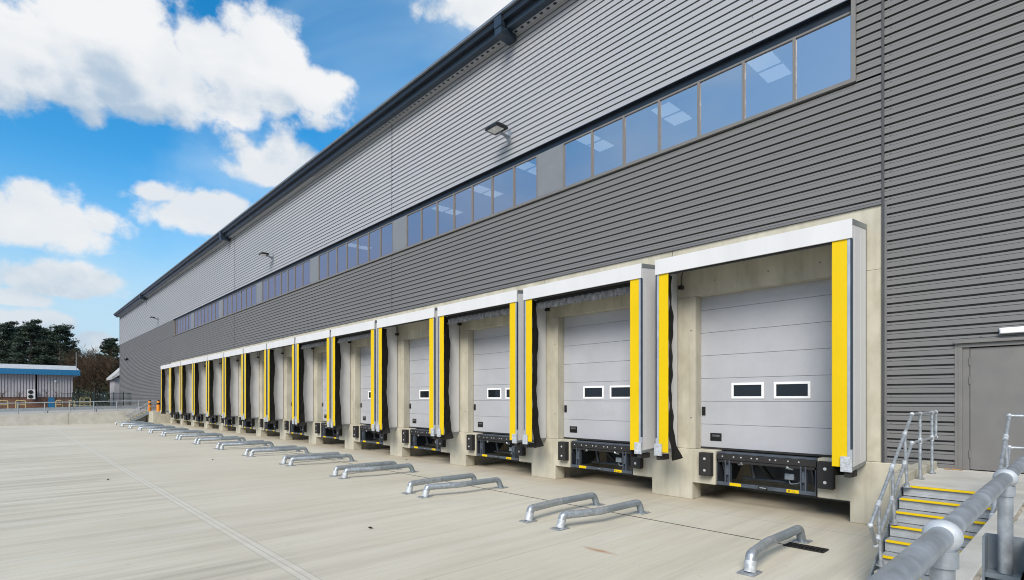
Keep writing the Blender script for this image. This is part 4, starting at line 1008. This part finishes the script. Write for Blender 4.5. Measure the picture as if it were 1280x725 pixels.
# the rest of the dome, out of the picture: scattered cloud
rest = gm('MULTIPLY', gm('SUBTRACT', n_big, 0.46), 3.0)
off = gm('MAXIMUM', gm('SUBTRACT', az, R(14)), gm('SUBTRACT', el, R(52)))   # the blue quarter that the windows mirror stays clear
offm = gm('MULTIPLY', off, 6.0, clamp=True)
rest = gm('SUBTRACT', rest, gm('MULTIPLY', gm('SUBTRACT', 1.0, offm), 3.0))
acc = gm('MAXIMUM', acc, rest)
nz = gm('ADD', gm('MULTIPLY', gm('SUBTRACT', n_fine, 0.5), 1.75), gm('MULTIPLY', gm('SUBTRACT', 0.42, vor.outputs['Distance']), 0.5))
dens = gm('ADD', acc, nz)
gL.new(dens, go.inputs[0])
tc = N.new('ShaderNodeTexCoord')
def dens_at(offset):
    g = N.new('ShaderNodeGroup'); g.node_tree = ng
    if offset is None: L.new(tc.outputs['Generated'], g.inputs[0])
    else:
        a = N.new('ShaderNodeVectorMath'); a.operation = 'ADD'; L.new(tc.outputs['Generated'], a.inputs[0]); a.inputs[1].default_value = offset; L.new(a.outputs[0], g.inputs[0])
    return g.outputs[0]
def wr(v, a, b_, c, d, smooth=False):
    n = N.new('ShaderNodeMapRange'); n.interpolation_type = 'SMOOTHSTEP' if smooth else 'LINEAR'; L.new(v, n.inputs[0])
    for i, q in enumerate((a, b_, c, d)): n.inputs[i+1].default_value = q
    return n.outputs[0]
d0_ = dens_at(None); d1_ = dens_at((0.01, -0.005, 0.075))
cover = wr(d0_, -0.06, 0.34, 0, 1, True)
lit = mmath(N, L, 'SUBTRACT', d0_, d1_)                    # thin towards the top: bright; thick above: grey base
sn = N.new('ShaderNodeTexNoise'); sn.inputs['Scale'].default_value = 4.2; sn.inputs['Detail'].default_value = 6; sn.inputs['Roughness'].default_value = 0.55
smp = N.new('ShaderNodeMapping'); smp.inputs['Scale'].default_value = (1, 1, 1.9); L.new(tc.outputs['Generated'], smp.inputs[0]); L.new(smp.outputs[0], sn.inputs['Vector'])
deep = wr(mmath(N, L, 'SUBTRACT', d1_, mmath(N, L, 'MULTIPLY', lit, 0.45)), -0.05, 0.85, 0, 1, True)
shade = mmath(N, L, 'MULTIPLY', mmath(N, L, 'MULTIPLY_ADD', deep, 0.72, 0.28), wr(sn.outputs[0], 0.36, 0.58, 0.0, 1.0, True), clamp=True)
cc = N.new('ShaderNodeMix'); cc.data_type = 'RGBA'; L.new(shade, cc.inputs[0])
cc.inputs[6].default_value = (0.475/BGS, 0.482/BGS, 0.49/BGS, 1); cc.inputs[7].default_value = (0.235/BGS, 0.30/BGS, 0.375/BGS, 1)
hs = N.new('ShaderNodeHueSaturation'); hs.inputs['Hue'].default_value = 0.492; hs.inputs['Saturation'].default_value = 1.48; hs.inputs['Value'].default_value = 1.0; L.new(sky.outputs[0], hs.inputs['Color'])
sd = N.new('ShaderNodeSeparateXYZ'); L.new(tc.outputs['Generated'], sd.inputs[0])
hzf = wr(sd.outputs[2], 0.36, 0.04, 0, 0.92, True)
ca = N.new('ShaderNodeMix'); ca.data_type = 'RGBA'; L.new(mmath(N, L, 'MULTIPLY', wr(sd.outputs[2], 0.36, 0.03, 0, 1.0, True), 0.62), ca.inputs[0]); L.new(cc.outputs[2], ca.inputs[6]); ca.inputs[7].default_value = (0.335/BGS, 0.385/BGS, 0.425/BGS, 1)
cn = N.new('ShaderNodeTexNoise'); cn.inputs['Scale'].default_value = 2.6; cn.inputs['Detail'].default_value = 5; cn.inputs['Distortion'].default_value = 0.4; L.new(smp.outputs[0], cn.inputs['Vector'])
thin = wr(cn.outputs[0], 0.42, 0.70, 0.0, 0.42, True)
hm = N.new('ShaderNodeMix'); hm.data_type = 'RGBA'; L.new(hzf, hm.inputs[0]); L.new(hs.outputs[0], hm.inputs[6]); hm.inputs[7].default_value = (0.225/BGS, 0.335/BGS, 0.42/BGS, 1)
# thin high veil over the whole sky
cm = N.new('ShaderNodeMix'); cm.data_type = 'RGBA'; L.new(thin, cm.inputs[0]); L.new(hm.outputs[2], cm.inputs[6]); cm.inputs[7].default_value = (0.33/BGS, 0.42/BGS, 0.49/BGS, 1)
# unseen low sky behind the camera, dulled to darken the far windows' reflections
lowf = mmath(N, L, 'MULTIPLY', wr(sd.outputs[1], -0.02, -0.2, 0, 1, True), wr(sd.outputs[2], 0.50, 0.16, 0, 0.85, True))
lm = N.new('ShaderNodeMix'); lm.data_type = 'RGBA'; L.new(lowf, lm.inputs[0]); L.new(cm.outputs[2], lm.inputs[6]); lm.inputs[7].default_value = (0.145/BGS, 0.175/BGS, 0.285/BGS, 1)
vf = mmath(N, L, 'MULTIPLY', wr(mmath(N, L, 'ADD', sd.outputs[1], mmath(N, L, 'MULTIPLY', sd.outputs[0], -0.35)), -0.30, -0.80, 0, 1, True), 0.34)  # unseen pale veil behind the camera, added to lighten the window reflections
vm = N.new('ShaderNodeMix'); vm.data_type = 'RGBA'; L.new(vf, vm.inputs[0]); L.new(lm.outputs[2], vm.inputs[6]); vm.inputs[7].default_value = (0.33/BGS, 0.435/BGS, 0.48/BGS, 1)
mx = N.new('ShaderNodeMix'); mx.data_type = 'RGBA'; L.new(cover, mx.inputs[0]); L.new(vm.outputs[2], mx.inputs[6]); L.new(ca.outputs[2], mx.inputs[7])
L.new(mx.outputs[2], bg.inputs['Color'])

sl_ = bpy.data.lights.new('sun', 'SUN'); sl_.energy = 2.2; sl_.angle = R(30); sl_.color = (1.0, 0.945, 0.865)
so = bpy.data.objects.new('sun', sl_); COL.objects.link(so)
dv = Vector((math.sin(SUN_AZ)*math.cos(SUN_EL), math.cos(SUN_AZ)*math.cos(SUN_EL), math.sin(SUN_EL)))
so.rotation_euler = dv.to_track_quat('Z', 'Y').to_euler(); so.location = (0, -20, 40)

# ------------------------------------------------------------------ camera
cam = bpy.data.cameras.new('camera'); co = bpy.data.objects.new('camera', cam); COL.objects.link(co)
cam.sensor_width = 36; cam.lens = F_PX/1280*36; cam.shift_y = (HOR-362.5)/1280; cam.clip_start = 0.05; cam.clip_end = 5000
co.location = (0, -CAMD, CAMZ); co.rotation_euler = (R(90), 0, math.atan2(SN, CS)); SC.camera = co
SC.view_settings.view_transform = 'Standard'; SC.view_settings.look = 'None'; SC.view_settings.gamma = 1; SC.view_settings.exposure = 0.92
SC.view_settings.use_curve_mapping = False
SC.cycles.pixel_filter_type = 'BLACKMAN_HARRIS'; SC.cycles.filter_width = 1.05
